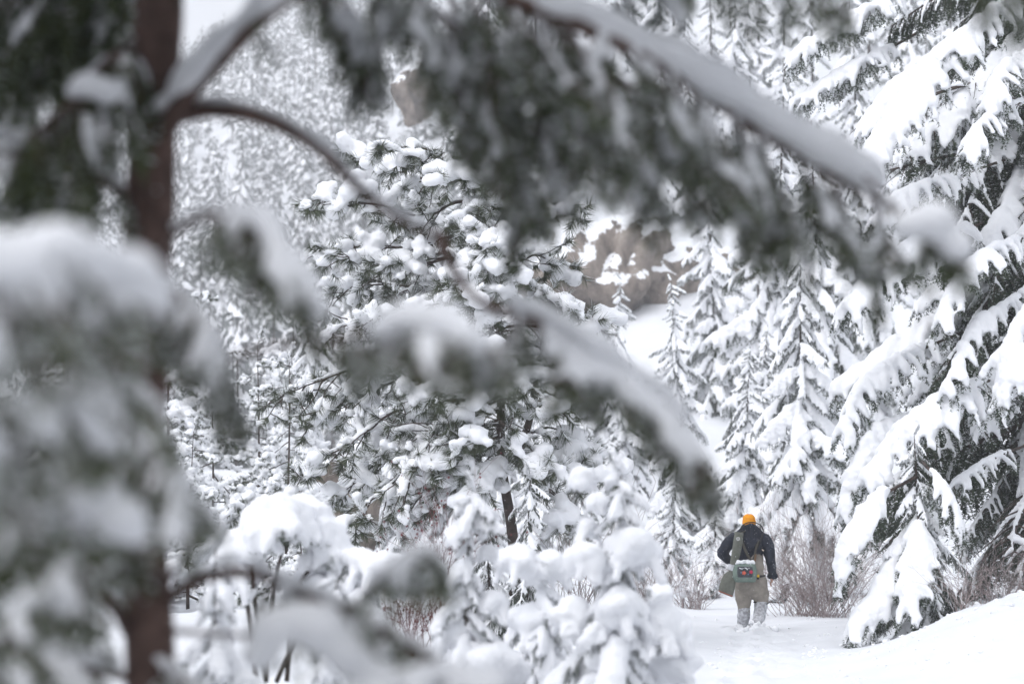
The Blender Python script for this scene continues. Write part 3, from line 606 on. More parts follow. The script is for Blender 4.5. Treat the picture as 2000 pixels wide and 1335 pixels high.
def shrub(name, label, px, Y, n, H, spread, seed, mat, berries=False, snow=0.0, lean=(0, 0), r0=0.006, sub=4, pile=0.0):
    rng = np.random.default_rng(seed); b = on_ground(px, Y); t = empty(name, b); tag(t, label, 'shrub')
    a, tips = leafless(rng, None, n, H, spread, r0, sub, lean=lean); o = link('twigs', a.mesh('twigs', [mat], True), t); o['kind'] = 'stuff'
    if berries:
        S = [(*(tp[k] + rng.normal(size=3) * .01), *([rng.uniform(.008, .013)] * 3)) for tp in tips for k in (2, 3, 4) if rng.random() < .45]
        V, Fc = spheres_arrays(S, 1); o = link('berries', mesh_np('berries', V, [Fc], [M_BERRY], smooth=True), t); o['kind'] = 'stuff'
    if snow > 0:
        S = []
        for tp in tips:
            if rng.random() < .5:
                for q in np.linspace(0, 3.9, 9):
                    j = int(q); c = tp[j] + (tp[j + 1] - tp[j]) * (q - j); r = snow * rng.uniform(.6, 1.1); S.append((c[0], c[1], c[2] + r * .6, r, r, r))
        for k in range(int(pile)):
            th = rng.uniform(0, 6.28); q = rng.uniform(0, .5) * H * spread; z = H * rng.uniform(.35, .8); R = snow * rng.uniform(2.5, 6)
            for z2 in range(5): S.append((math.cos(th) * q + rng.normal() * R * .8, math.sin(th) * q + rng.normal() * R * .8, z + rng.normal() * R * .3, R, R, R * .6))
        if S: o = link('snow_dusting', snow_mesh(S, max(.026, snow * .8), 2, 'snow_dusting', M_SNOW), t); o['kind'] = 'stuff'
    return t
y1 = conifer('young_spruce', 'round-lumped young spruce smothered in snow, tallest in the lower centre', 'tree', on_ground(1195, 15.2), 1.92, 0.74, 46, young, 41, cb=0.05, split=True, r=0.03, tilt=(-0.3, 0.1), smin=0.3)
y2 = conifer('young_spruce', 'slim young spruce capped with snow balls below the pine', 'tree', on_ground(915, 15.6), 1.74, 0.60, 40, young, 42, cb=0.05, split=True, r=0.028, tilt=(-0.35, 0.1), smin=0.3)
y3 = conifer('young_spruce', 'low snow-buried spruce at the bottom between the two young spruces', 'tree', on_ground(1060, 16.5), 1.15, 0.75, 30, young, 43, cb=0.05, split=True, r=0.025, tilt=(-0.3, 0.0), smin=0.4)
y4 = conifer('young_spruce', 'snow-buried spruce spreading at the right foot of the tallest young spruce', 'tree', on_ground(1275, 16.0), 1.05, 0.60, 28, young, 44, cb=0.05, split=True, r=0.025, tilt=(-0.3, 0.0), smin=0.4)
conifer('young_spruce', 'blurred snow-covered spruce at the bottom left beside the trunk', 'tree', on_ground(440, 12.5), 1.45, 0.60, 28, young, 45, cb=0.05, split=True, r=0.025, tilt=(-0.3, 0.1), smin=0.3)
conifer('young_spruce', 'blurred snow-covered spruce at the bottom, third from the left trunk', 'tree', on_ground(640, 14.0), 1.20, 0.60, 26, young, 46, cb=0.05, split=True, r=0.025, tilt=(-0.3, 0.0), smin=0.3)
def lumps(t, seed, items, Y, voxel=.018):
    """round snow caps sitting on the boughs"""
    rng = np.random.default_rng(seed); b = np.array(t.location)
    for x, y, r in items:
        c = P(x, y, Y + rng.uniform(-.12, .12)) - b; R = r / F * Y * rng.uniform(.7, 1.0); S = [(*c, R * .8, R * .8, R * .7)]
        for k in range(9):
            th = rng.uniform(0, 6.28); q = R * rng.uniform(.3, .75); rr = R * rng.uniform(.35, .6); S.append((c[0] + q * math.cos(th), c[1] + q * math.sin(th), c[2] + rng.uniform(-.55, .15) * R, rr, rr, rr * .85))
        for k in range(5):
            th = rng.uniform(0, 6.28); rr = R * rng.uniform(.16, .24)
            for z in range(5): S.append((c[0] + R * (.6 + .1 * z) * math.cos(th), c[1] + R * (.6 + .1 * z) * math.sin(th), c[2] - R * (.25 + .2 * z), rr, rr, rr))
        link('snow_load', snow_mesh(S, voxel, 3, 'snow_load', M_SNOW, sub=2, lump=.007, rng=rng, rough=.16), t)
def draped():
    rng = np.random.default_rng(51); b = np.array(on_ground(560, 17.0)); t = empty('bent_sapling', tuple(b)); tag(t, 'bent sapling draped in a thick white mantle of snow on the left', 'tree')
    for k, (pts, sr, n) in enumerate([([(520, 1330), (495, 1150), (500, 1030), (560, 1000), (620, 1060)], .12, 22), ([(520, 1330), (540, 1120), (590, 1010), (660, 1080), (700, 1180)], .13, 22),
                                      ([(560, 1330), (580, 1150), (640, 1100), (740, 1110), (860, 1120)], .10, 24), ([(500, 1330), (480, 1150), (470, 1060), (450, 1100), (430, 1200)], .09, 18), ([(540, 1330), (600, 1200), (640, 1150), (700, 1190), (760, 1260)], .12, 18)]):
        ax = np.array([P(x, y, 17.0 + rng.uniform(-.3, .3)) for x, y in pts]) - b
        w, nd, S = bough(rng, ax, .018, lambda t: .05 + .30 * math.sin(3.0 * min(1, t)), n, sr, hang=.9, droop=1.0, ter_len=.12, t0=.35, axis_snow_from=.38, frost=.6, main_snow=1.25, nl=.03, nw=.007)
        o = link('stem', w.mesh('stem', [M_BARK], True), t); link('needles', nd.mesh('needles', [M_NEED, M_FROST]), o); link('snow_load', snow_mesh(S, .022, 4, 'snow_load', M_SNOW, lump=.004, rng=rng), o)
draped()
lumps(y1, 811, [(1132, 930, 30), (1165, 975, 30), (1200, 935, 24), (1150, 1030, 36), (1235, 1065, 62), (1140, 1085, 42), (1215, 1180, 62), (1290, 1215, 56), (1120, 1190, 44), (1175, 1290, 66), (1320, 1300, 56)], 15.2)
lumps(y2, 812, [(905, 985, 29), (935, 1020, 26), (890, 1045, 26), (950, 1075, 32), (905, 1130, 44), (965, 1175, 50), (880, 1230, 56), (960, 1290, 64)], 15.6)
lumps(y3, 813, [(1010, 1090, 50), (1070, 1100, 58), (1040, 1210, 56), (1090, 1300, 60)], 16.5)
lumps(y4, 814, [(1290, 1160, 42), (1330, 1250, 44)], 16.0)
shrub('bare_shrub', 'tangled bare grey-brown shrub right behind the walker', 1595, 37.0, 190, 2.0, 1.15, 61, M_TWIG, snow=.015, r0=.005, sub=8)
shrub('bare_shrub', 'bare twiggy shrub behind the small right spruce at the picture edge', 1950, 29.5, 60, 1.0, 1.1, 62, M_TWIG, snow=.012, sub=6, r0=.0045)
shrub('bare_shrub', 'thin bare shrub at the foot of the small right spruce', 1880, 27.5, 26, .75, .8, 63, M_TWIG, sub=4, r0=.004)
shrub('berry_shrub', 'thin shrub with dark red berries in the lower left centre', 790, 22, 30, 1.15, .6, 64, M_REDTWIG, berries=True, r0=.0045, sub=5)
shrub('berry_shrub', 'upright reddish stems beside the slim young spruce', 860, 24, 24, 1.6, .35, 65, M_REDTWIG, berries=True, r0=.005, sub=4)
shrub('bare_shrub', 'bare thin branches right of the pine trunk', 1130, 31, 34, 1.9, .6, 66, M_TWIG, snow=.014, r0=.007, sub=6)
shrub('bare_shrub', 'fine bare shrub between the pine and the path', 1270, 36, 40, 1.3, .7, 67, M_TWIG, snow=.014, r0=.005, sub=6)
shrub('bare_shrub', 'snowy bare shrub behind the walker to the left', 1350, 40, 60, 1.0, .9, 68, M_TWIG, snow=.018, sub=6)
# ------------------------------------------------------------------ foreground fir, out of focus
def foreground():
    rng = np.random.default_rng(71); Y0 = 6.6; b = P(300, 1335, Y0); b[2] = ground_z(b[0], b[1]) - .1
    t = empty('fir_tree', tuple(b)); tag(t, 'blurred foreground fir with reddish trunk on the left and snow-laden arching boughs', 'tree')
    a = Acc(); tr = spline([(b[0] + .0, Y0, b[2] - .2), P(295, 1335, Y0), P(272, 1000, Y0), P(284, 600, Y0), P(295, 350, Y0), P(308, 100, Y0), P(316, -120, Y0), P(340, -900, Y0), P(350, -1900, Y0)], 40) - b
    add_tube(a, tr, np.linspace(.074, .058, 40) + .004 * np.sin(np.linspace(0, 30, 40)), 14); link('trunk', a.mesh('trunk', [M_FBARK], True), t)
    W = lambda w, a0=.15: (lambda q: w * (a0 + (1 - a0) * math.sin(math.pi * min(1, .15 + .75 * q))))
    def join(A, B):
        for k in (3, 4):
            A.F[k] += [f + A.n for f in B.F[k]]; A.M[k] += B.M[k]
        A.V += B.V; A.n += B.n
    def fir(pts, r0, wid, n_sec, sr, voxel=.0165, sm=4, spray=None, **kw):
        ax = np.array([P(*p) for p in pts]) - b
        kw = {**dict(hang=1.0, droop=.9, ter_len=.10, ter_sp=.035, nl=.026, nw=.008, per_m=220, frost=.55, sides=8, snow_p=.6, ter_snow=.35, sec_from=.3), **kw}
        w, nd, S = bough(rng, ax, r0, wid, n_sec, sr, **kw)
        if spray:
            n, Lr, ws, down, out, t0 = spray[:6]; sp_, ms_ = spray[6:] if len(spray) > 6 else (.36, .6); A2 = spline(ax, 60)
            for k in range(n):
                q = t0 + (1 - t0) * (k + rng.random()) / n; i = min(int(q * 58), 57); T = nrm(A2[i + 1] - A2[i]); sd = nrm(np.cross(T, (0, 0, 1.0))) * (1 if k % 2 else -1)
                d = T * rng.uniform(.2, .9) + sd * out * rng.uniform(.1, 1.0) + np.array((0, 0, -down * rng.uniform(.45, 1.2))); L = rng.uniform(*Lr) * (1.1 - .5 * q)
                a2 = poly_walk(A2[i], d, L, 7, rng.uniform(.1, .9), rng, .09)
                w2, n2, S2 = bough(rng, a2, .005, W(ws * rng.uniform(.7, 1.2)), int(5 + L * 32), sr * .85, hang=.7, droop=.7, ter_len=ws * .55, ter_sp=.034, nl=.026, nw=.008, per_m=200, frost=kw['frost'], sides=5, snow_p=sp_, ter_snow=.4, sec_from=.15, ter_k=.6, main_snow=ms_, axis_snow_from=.2)
                join(w, w2); join(nd, n2); S += S2
        o = link('bough', w.mesh('bough', [M_FBARK], True), t); link('needles', nd.mesh('needles', [M_FIR, M_FROST]), o)
        if S: link('snow_load', snow_mesh(S, voxel, sm, 'snow_load', M_SNOW), o)
    def snow_ridge(pts, r, voxel=.012):
        ax = spline(np.array([P(*p) for p in pts]) - b, 60); n = len(ax); rr = np.interp(np.linspace(0, 1, n), np.linspace(0, 1, len(r)), r)
        u_ = np.linspace(0, 1, n); rr = rr * (1 + .22 * np.sin(u_ * rng.uniform(14, 22) + rng.uniform(0, 6)) + .14 * np.sin(u_ * rng.uniform(30, 46) + rng.uniform(0, 6)))
        S = [(c[0], c[1], c[2], q, q, q * .85) for c, q in zip(ax, rr * rng.uniform(.9, 1.1, n))]
        link('snow_load', snow_mesh(S, voxel, 4, 'snow_load', M_SNOW, sub=2), t)
    # the limb that leaves the trunk up to the right, passes over the frame and comes down as the big snowy bough
    fir([(300, 300, 6.6), (350, 210, 6.5), (430, 120, 6.4), (560, 5, 6.2), (760, -90, 6.1)], .034, W(.10), 6, .02, snow_p=.2, main_snow=0, t0=.6)
    snow_ridge([(290, 225, 6.55), (350, 165, 6.45), (440, 70, 6.35), (545, -15, 6.2), (700, -90, 6.1)], [.018, .032, .036, .036, .03])
    fir([(760, -90, 6.1), (950, -20, 6.2), (1150, 60, 6.3), (1310, 140, 6.4), (1450, 240, 6.5), (1600, 330, 6.6), (1745, 410, 6.7)], .026, W(.16), 24, .019, snow_p=.7, main_snow=1.5, hang=1.4, droop=1.2, ter_len=.10, spray=(25, (.30, .64), .13, 1.2, .7, .06, .5, .7))
    snow_ridge([(1060, 5, 6.25), (1150, 22, 6.3), (1280, 90, 6.4), (1400, 160, 6.45), (1530, 240, 6.5), (1650, 310, 6.6), (1720, 355, 6.7)], [.03, .05, .045, .062, .062, .055, .03])
    # further hanging boughs of the same limb, left of and behind it
    fir([(700, -120, 6.6), (800, -20, 6.6), (900, 60, 6.5), (1000, 140, 6.5), (1100, 230, 6.5)], .018, W(.14), 14, .018, snow_p=.7, hang=1.2, droop=1.0, spray=(13, (.22, .48), .13, 1.2, .8, .1, .5, .7))
    fir([(900, -120, 7.2), (1050, 30, 7.2), (1200, 150, 7.1), (1350, 260, 7.1), (1500, 380, 7.1)], .018, W(.14), 14, .018, snow_p=.7, hang=1.2, droop=1.0, spray=(11, (.22, .48), .13, 1.2, .8, .1, .5, .7))
    fir([(840, -90, 7.0), (900, 40, 7.0), (960, 160, 6.95), (1010, 270, 6.9), (1030, 350, 6.9)], .014, W(.12), 12, .018, snow_p=.6, hang=1.2, droop=1.0, spray=(10, (.18, .38), .12, 1.1, .9, .15, .45, .65))
    fir([(1100, 40, 6.8), (1160, 150, 6.8), (1230, 270, 6.75), (1290, 370, 6.7)], .012, W(.12), 12, .018, snow_p=.6, hang=1.2, droop=1.0, spray=(6, (.16, .30), .12, 1.1, .9, .15, .45, .65))
    fir([(520, -120, 6.9), (620, -40, 6.9), (700, 40, 6.9), (720, 120, 6.9)], .012, W(.10), 10, .018, snow_p=.5, hang=1.2, droop=1.2, spray=(10, (.15, .3), .11, 1.0, .7, .2))
    fir([(1250, -120, 7.6), (1400, -60, 7.6), (1560, -40, 7.6), (1650, -10, 7.6)], .012, W(.22), 22, .02, snow_p=.4, hang=1.3, droop=1.4)
    fir([(1800, -160, 6.0), (1900, -90, 6.0), (1980, -60, 6.0), (2060, -40, 6.0)], .012, W(.22), 16, .02, snow_p=.4, hang=1.3, droop=1.4)
    # arching limb that carries the middle snowy bough
    fir([(345, 228, 6.55), (420, 215, 6.5), (520, 235, 6.4), (620, 290, 6.3), (700, 370, 6.3), (780, 430, 6.3), (860, 462, 6.3)], .025, W(.05), 3, .01, snow_p=0, main_snow=0, t0=.8)
    snow_ridge([(365, 205, 6.55), (430, 197, 6.5), (528, 219, 6.4), (628, 275, 6.3), (706, 352, 6.3), (784, 413, 6.3), (852, 446, 6.3)], [.020, .0150, .0140, .0130, .0125, .0115, .008], .008)
    fir([(855, 455, 6.3), (885, 525, 6.25), (940, 590, 6.2), (1050, 630, 6.1), (1150, 690, 6.0), (1260, 770, 6.0), (1340, 840, 6.0), (1385, 910, 6.0)], .016, W(.13), 22, .016, snow_p=.75, main_snow=1.3, hang=1.2, droop=1.2, t0=.34, axis_snow_from=.36, ter_len=.08, spray=(20, (.14, .32), .09, 1.1, .8, .36, .5, .7))
    snow_ridge([(950, 565, 6.15), (1050, 600, 6.1), (1130, 645, 6.0), (1200, 695, 6.0), (1290, 755, 6.0), (1350, 820, 6.0)], [.010, .022, .028, .028, .022, .012])
    # tip clump at the right
    fir([(1690, 345, 6.5), (1770, 425, 5.8), (1820, 450, 5.6), (1890, 515, 5.5)], .005, W(.10), 14, .014, hang=1.2, droop=1.2, snow_p=.5, t0=.5, main_snow=0, per_m=300)
    snow_ridge([(1775, 440, 5.5), (1810, 425, 5.5), (1850, 450, 5.5), (1885, 500, 5.5)], [.03, .042, .04, .022])
    # boughs on the left: dark hanging foliage above, branch with snow below it
    for pts in ([(330, -160, 6.9), (200, -90, 7.0), (80, -30, 7.1), (-60, 40, 7.2)], [(320, -60, 6.9), (220, 0, 7.2), (100, 70, 7.4), (-40, 130, 7.5)], [(300, 60, 6.9), (210, 120, 6.4), (140, 200, 6.2), (60, 260, 6.1)]):
        fir(pts, .014, W(.34), 44, .022, snow_p=.32, hang=1.35, droop=1.7, ter_len=.13, frost=.25, main_snow=.7)
    fir([(262, 400, 6.6), (200, 350, 6.5), (110, 318, 6.4), (0, 300, 6.3), (-120, 300, 6.2)], .019, W(.26), 22, .024, snow_p=.5, hang=1.2, droop=1.4, main_snow=.8)
    snow_ridge([(225, 320, 6.55), (195, 300, 6.5), (110, 285, 6.4), (0, 265, 6.3), (-60, 260, 6.2)], [.02, .03, .028, .034, .03])
    snow_ridge([(228, 260, 6.5), (222, 320, 6.52), (222, 370, 6.55)], [.010, .022, .022])
    snow_ridge([(140, 180, 6.2), (180, 165, 6.2), (220, 185, 6.2)], [.02, .034, .03])
    # near bough reaching towards the lens: the big blurred snow shelf at the left
    fir([(300, 640, 6.4), (250, 560, 5.4), (190, 520, 4.5), (130, 500, 3.8), (60, 520, 3.3), (-40, 560, 3.0)], .016, W(.16), 24, .026, snow_p=.7, hang=1.2, droop=1.3, t0=.35, axis_snow_from=.4, main_snow=1.2, spray=(14, (.14, .28), .09, 1.0, .9, .4))
    snow_ridge([(330, 610, 3.9), (280, 550, 3.8), (195, 512, 3.7), (95, 502, 3.6), (0, 515, 3.5), (-80, 520, 3.4)], [.022, .036, .046, .052, .054, .05], .014)
    fir([(290, 700, 6.2), (260, 700, 5.2), (200, 720, 4.4), (120, 760, 3.9), (20, 800, 3.7), (-60, 830, 3.6)], .012, W(.16), 24, .026, snow_p=.7, hang=1.2, droop=1.3, t0=.3, main_snow=.8, spray=(10, (.14, .28), .09, 1.0, .9, .3))
    fir([(280, 820, 6.2), (295, 870, 5.4), (315, 895, 5.0), (360, 945, 4.8)], .010, W(.14), 18, .024, snow_p=.7, hang=1.2, droop=1.4, t0=.3, main_snow=1.3, spray=(12, (.12, .26), .09, 1.0, .9, .3))
    fir([(270, 880, 6.3), (200, 900, 5.2), (120, 940, 4.4), (20, 990, 4.1)], .012, W(.16), 22, .026, snow_p=.75, hang=1.2, droop=1.4, t0=.3, main_snow=1.0, spray=(7, (.12, .24), .09, .9, .9, .3))
    snow_ridge([(60, 1000, 4.3), (130, 960, 4.3), (200, 980, 4.3), (260, 1040, 4.3)], [.03, .04, .042, .03])
    # drooping bough right of the trunk
    fir([(310, 480, 6.5), (380, 430, 5.8), (450, 415, 5.2), (510, 440, 5.0), (560, 510, 4.9), (605, 585, 4.9)], .011, W(.12), 20, .020, snow_p=.55, hang=1.25, droop=1.5, t0=.25, main_snow=1.1, spray=(12, (.10, .20), .08, 1.0, .7, .3, .35, .5))
    snow_ridge([(470, 400, 5.1), (515, 425, 5.0), (560, 500, 4.95), (600, 560, 4.9), (635, 615, 4.9)], [.016, .028, .028, .028, .014])
    # the pad in the middle, nearer than the arching limb
    fir([(320, 760, 6.4), (480, 690, 5.6), (640, 660, 5.0), (780, 640, 4.7), (900, 650, 4.6), (990, 690, 4.6)], .010, W(.11), 22, .018, snow_p=.5, hang=1.0, droop=1.2, t0=.4, axis_snow_from=.66, main_snow=1.0, ter_len=.08, spray=(11, (.08, .18), .075, .9, .9, .42, .35, .5))
    snow_ridge([(745, 640, 4.7), (790, 622, 4.7), (850, 625, 4.65), (905, 650, 4.6), (935, 680, 4.6)], [.03, .036, .04, .034, .028])
    # low branches
    fir([(300, 1190, 6.6), (380, 1135, 6.5), (450, 1118, 6.4), (520, 1125, 6.3), (580, 1155, 6.2), (700, 1200, 5.9), (800, 1260, 5.6), (900, 1320, 5.4)], .019, W(.20), 34, .026, snow_p=.6, hang=.8, droop=1.1, t0=.42, axis_snow_from=.5, main_snow=1.2)
    snow_ridge([(350, 1130, 6.5), (440, 1095, 6.4), (510, 1100, 6.3), (560, 1125, 6.2)], [.012, .014, .014, .012])
    snow_ridge([(500, 1290, 5.3), (540, 1220, 5.3), (600, 1210, 5.3), (660, 1260, 5.3), (740, 1330, 5.3), (860, 1350, 5.3)], [.03, .045, .05, .045, .05, .05])
    fir([(320, 1230, 6.6), (480, 1240, 6.0), (620, 1230, 5.5), (740, 1130, 5.3), (830, 1070, 5.2), (870, 1110, 5.2)], .009, W(.11), 22, .024, snow_p=.6, hang=1.1, droop=1.3, t0=.5, axis_snow_from=.6, main_snow=1.1)
    fir([(290, 1200, 6.6), (320, 1150, 6.5), (350, 1100, 6.4), (378, 1045, 6.3)], .012, W(.02), 2, .01, snow_p=0, main_snow=.6)
    fir([(250, 1230, 6.6), (215, 1175, 6.4), (130, 1135, 6.2), (30, 1100, 6.0), (-80, 1080, 5.9)], .021, W(.22), 22, .026, snow_p=.6, hang=1.0, droop=1.2, t0=.3, main_snow=.9)
    snow_ridge([(220, 1140, 6.4), (140, 1095, 6.2), (50, 1060, 6.0), (-40, 1040, 5.9)], [.02, .03, .03, .028])
    fir([(240, 1320, 6.6), (150, 1300, 6.0), (50, 1270, 5.6), (-60, 1260, 5.3)], .014, W(.26), 30, .03, snow_p=.7, hang=1.0, droop=1.2, t0=.2, main_snow=1.3)
    fir([(330, 1390, 6.4), (500, 1400, 5.6), (700, 1380, 5.2), (850, 1330, 5.0), (980, 1340, 4.9)], .012, W(.16), 26, .03, snow_p=.8, hang=.8, droop=1.1, t0=.3, main_snow=1.5)
    fir([(280, 960, 6.5), (240, 1010, 5.6), (190, 1060, 5.0), (120, 1120, 4.8), (30, 1190, 4.7)], .011, W(.14), 18, .024, snow_p=.7, hang=1.0, droop=1.2, t0=.2, main_snow=1.0, spray=(7, (.12, .22), .09, .8, .9, .2))
    fir([(300, 1290, 6.5), (350, 1320, 6.0), (400, 1350, 5.7), (470, 1380, 5.5)], .010, W(.12), 12, .02, snow_p=.6, hang=.8, droop=1.1, t0=.1, main_snow=1.2, spray=(10, (.12, .22), .09, .7, .9, .1))
    fir([(290, 560, 6.5), (330, 560, 6.0), (370, 590, 5.7), (420, 660, 5.6), (450, 760, 5.6)], .009, W(.12), 16, .018, snow_p=.5, hang=1.1, droop=1.3, t0=.2, main_snow=1.1, spray=(16, (.14, .3), .09, 1.1, .8, .2))
    # crown above the frame: keeps the sky off the boughs below
    for k in range(34):
        z = CAMZ + 1.75 + 0.13 * k; th = k * 2.4 + .3; L = 2.6 * (1 - .018 * k) * rng.uniform(.8, 1.1)
        c0 = np.array((b[0] - b[0] + .02, 0, z - b[2])); d = np.array((math.cos(th), math.sin(th), 0))
        ax = np.array([c0, c0 + d * L * .35 + (0, 0, .15), c0 + d * L * .7 + (0, 0, .05), c0 + d * L + (0, 0, -.25)])
        e = ax[-1] + b
        if e[1] > 0.5 and CAMZ + (e[2] - CAMZ - .45) < CAMZ + e[1] * .212 and e[1] > 5.5: continue
        place_bough(t, midp[k % 7], c0, th, L / 1.6, 0, .15, False)
foreground()

# unseen trees added round the photographer: crowns keep the sky off the nearest boughs
for i, (x, y, H, mL, cb, lab) in enumerate([(-3.6, -2.6, 12, 3.0, .06, 'unseen tall spruce close behind the camera on the left'), (3.4, -3.4, 13, 3.0, .06, 'unseen tall spruce close behind the camera on the right'), (0.2, -6.0, 13, 3.2, .06, 'unseen tall spruce straight behind the camera'),
        (-5.2, 3.0, 12, 2.8, .06, 'tall spruce out of view left of the camera'), (5.0, 3.4, 12, 2.8, .06, 'tall spruce out of view right of the camera'),
        (2.6, 7.6, 13, 3.0, .22, 'spruce out of view right of the foreground fir'), (-3.4, 8.0, 13, 3.0, .22, 'spruce out of view left of the foreground fir'),
        (-7.0, -6.5, 14, 3.2, .05, 'second unseen spruce behind the camera on the left'), (-2.4, -9.5, 14, 3.2, .05, 'farther unseen spruce behind the camera'), (-8.6, -0.5, 13, 3.0, .05, 'unseen spruce beyond the left edge of the view'), (5.5, -8.5, 14, 3.2, .05, 'second unseen spruce behind the camera on the right')]):
    conifer('spruce_tree', lab, 'tree', (x, y, ground_z(x, y) - .05), H, mL, 130, midp, 700 + i, cb=cb, tilt=(-.3, .05), power=.6, skip=lambda x_, y_, z_, w_: y_ > .3 and abs(x_) / y_ < .25 and z_ - 2.2 < CAMZ + .22 * y_)
# ------------------------------------------------------------------ the walker
def walker():
    Yp = 32.4; O = P(1465, 1222, Yp); K = F / Yp
    ox, oz = O[0], O[2]
    q = lambda zx, zy, y=0.0: np.array(((1350 + zx * 0.22472 - 1465) / K, y, (1222 - 970 - zy * 0.22472) / K))   # from an enlargement of the figure to metres
    rng = np.random.default_rng(91)
    t = empty('person', (ox, Yp, oz)); tag(t, 'person in orange beanie, black jacket and grey-brown waders walking away through snow', 'person')
    def cap(S, pts, rad, k=12, sx=1.0, sy=1.0):
        pts = spline(np.array(pts, float), k * (len(pts) - 1)); rr = np.interp(np.linspace(0, 1, len(pts)), np.linspace(0, 1, len(rad)), rad)
        for p, r in zip(pts, rr): S.append((*p, r * sx, r * sy, r))
    def fuse(name, S, mat, vox=.011, sm=3, wr=0.0, parent=t):
        me = snow_mesh(S, vox, sm, name, mat, sub=2)
        if wr:
            n = len(me.vertices); co = np.empty(n * 3, np.float32); me.vertices.foreach_get('co', co); co = co.reshape(-1, 3).astype(float); r2 = np.random.default_rng(int(wr * 1e5))
            no = np.empty(n * 3, np.float32); me.vertices.foreach_get('normal', no); no = no.reshape(-1, 3); d = np.zeros(n)
            for i in range(7): kv = r2.normal(size=3) * np.array((14, 14, 34)); d += np.sin(co @ kv + r2.uniform(0, 6) + 1.5 * np.sin(co @ r2.normal(size=3) * 11)) * wr / 3.5
            co += no * d[:, None]; me.vertices.foreach_set('co', co.ravel().astype(np.float32)); me.update()
        return link(name, me, parent)
    skin = mat_var('skin', (.42, .25, .19), (.50, .31, .24), 12, .55)
    jac = mat_var('black_jacket', (.013, .016, .027), (.028, .033, .050), 9, .75, .5, 60, bdist=.004)
    # specks of snow caught on the cloth
    def flecks(m, lo, hi, sc=70):
        n, l = m.node_tree.nodes, m.node_tree.links; b = n['Principled BSDF']; src = b.inputs['Base Color'].links[0].from_socket
        tx = noise(n, l, sc, 2, rough=.5); r = ramp(n, l, tx.outputs[0], [(lo, (0, 0, 0)), (hi, (1, 1, 1))]); mx = n.new('ShaderNodeMix'); mx.data_type = 'RGBA'
        l.new(r.outputs[0], mx.inputs[0]); l.new(src, mx.inputs[6]); mx.inputs[7].default_value = (.8, .82, .85, 1); l.new(mx.outputs[2], b.inputs['Base Color']); return m
    flecks(jac, .70, .74)
    wad = flecks(mat_var('grey_brown_waders', (.23, .205, .178), (.35, .315, .27), 7, .8, .5, 50, bdist=.004), .71, .78, 40)
    crust = mat_var('snow_crusted_cloth', (.34, .34, .36), (.66, .67, .70), 26, .8, .5, 60, mid=(.38, .62))
    orange = mat_var('orange_knit', (.74, .27, .012), (.86, .36, .02), 30, .9, .6, 160, bdist=.004)
    dark = mat_var('dark_webbing', (.02, .02, .02), (.04, .04, .04), 20, .7); strapm = mat_var('olive_strap', (.07, .068, .055), (.11, .10, .085), 20, .8)
    # body under the clothes: one surface
    S = []
    hd = q(508, 225, .02)
    S.append((hd[0], hd[1], hd[2], .076, .094, .112)); S.append((hd[0], hd[1] + .012, hd[2] - .045, .062, .08, .07)); S.append((hd[0], hd[1] + .098, hd[2] - .012, .013, .022, .022))
    for s in (-1, 1): S.append((hd[0] + s * .076, hd[1] - .005, hd[2] - .01, .012, .022, .03))
    S.append((hd[0], hd[1] + .09, hd[2] - .058, .026, .012, .012))
    cap(S, [q(508, 270, .01), q(508, 330, .0)], [.055, .06], 6)
    cap(S, [q(508, 350), q(510, 450), q(515, 560), q(520, 680)], [.13, .135, .12, .13], 8, 1.2, .78)
    LS, LE, LW = q(372, 375), q(285, 500, .03), q(345, 560, .20); RS, RE, RW = q(640, 380), q(690, 540, -.03), q(712, 690, .05)
    cap(S, [LS, LE, LW], [.06, .045, .03]); cap(S, [RS, RE, RW], [.06, .045, .03])
    hipL, hipR = q(455, 740), q(585, 740); LK, LA = q(462, 915, .03), q(452, 1120, .06); RK, RA = q(615, 915, .05), q(562, 1085, -.20)
    LF, RF = LA + (0, .0, -.20), RA + (0, -.03, -.17)
    cap(S, [hipL, LK, LA, LF], [.095, .06, .042, .04]); cap(S, [hipR, RK, RA, RF], [.095, .06, .042, .04])
    def hand(W, d, out):
        d = nrm(d); sd = nrm(np.array((.25, 1, 0.0))); nn = nrm(np.cross(d, sd)); pc = W + d * .05
        for i in range(5): S.append((*(pc + sd * (i - 2) * .014), .019, .019, .038))
        for i, L in enumerate((.060, .070, .066, .052)):
            b = pc + sd * (i - 1.5) * .021 + d * .035; cap(S, [b, b + d * L * .5 - nn * .004, b + d * L * .9 + nn * .012 * out + sd * .0], [.0095, .009, .0075], 6)
        b = pc + sd * .035; cap(S, [b, b + sd * .022 + d * .022, b + sd * .022 + d * .05], [.011, .010, .008], 6)
    hand(RW, q(705, 730, .07) - RW, 1); hand(LW, np.array((.3, .7, -.1)), 1)
    fuse('body', S, skin, .0095, 2)
    # jacket with hood, sleeves
    S = []
    cap(S, [q(512, 345), q(510, 400), q(508, 480), q(512, 570)], [.165, .170, .160, .138], 9, 1.12, .78)
    cap(S, [q(390, 365), q(450, 335), q(510, 325), q(570, 335), q(630, 368)], [.075, .085, .09, .085, .075], 7)
    cap(S, [LS, q(315, 430, .0), LE + (0, 0, .0), LW], [.092, .088, .078, .055]); cap(S, [RS, q(675, 450, -.02), RE, RW], [.092, .085, .072, .052])
    cap(S, [q(440, 300, -.09), q(515, 275, -.11), q(585, 305, -.09)], [.045, .06, .045], 7); cap(S, [q(450, 345, -.12), q(515, 400, -.14), q(580, 345, -.12)], [.045, .06, .045], 7); cap(S, [q(515, 300, -.1), q(515, 430, -.14)], [.075, .06], 8)
    cap(S, [q(460, 265, .03), q(510, 262, -.06), q(560, 265, .03)], [.03, .04, .03], 7)
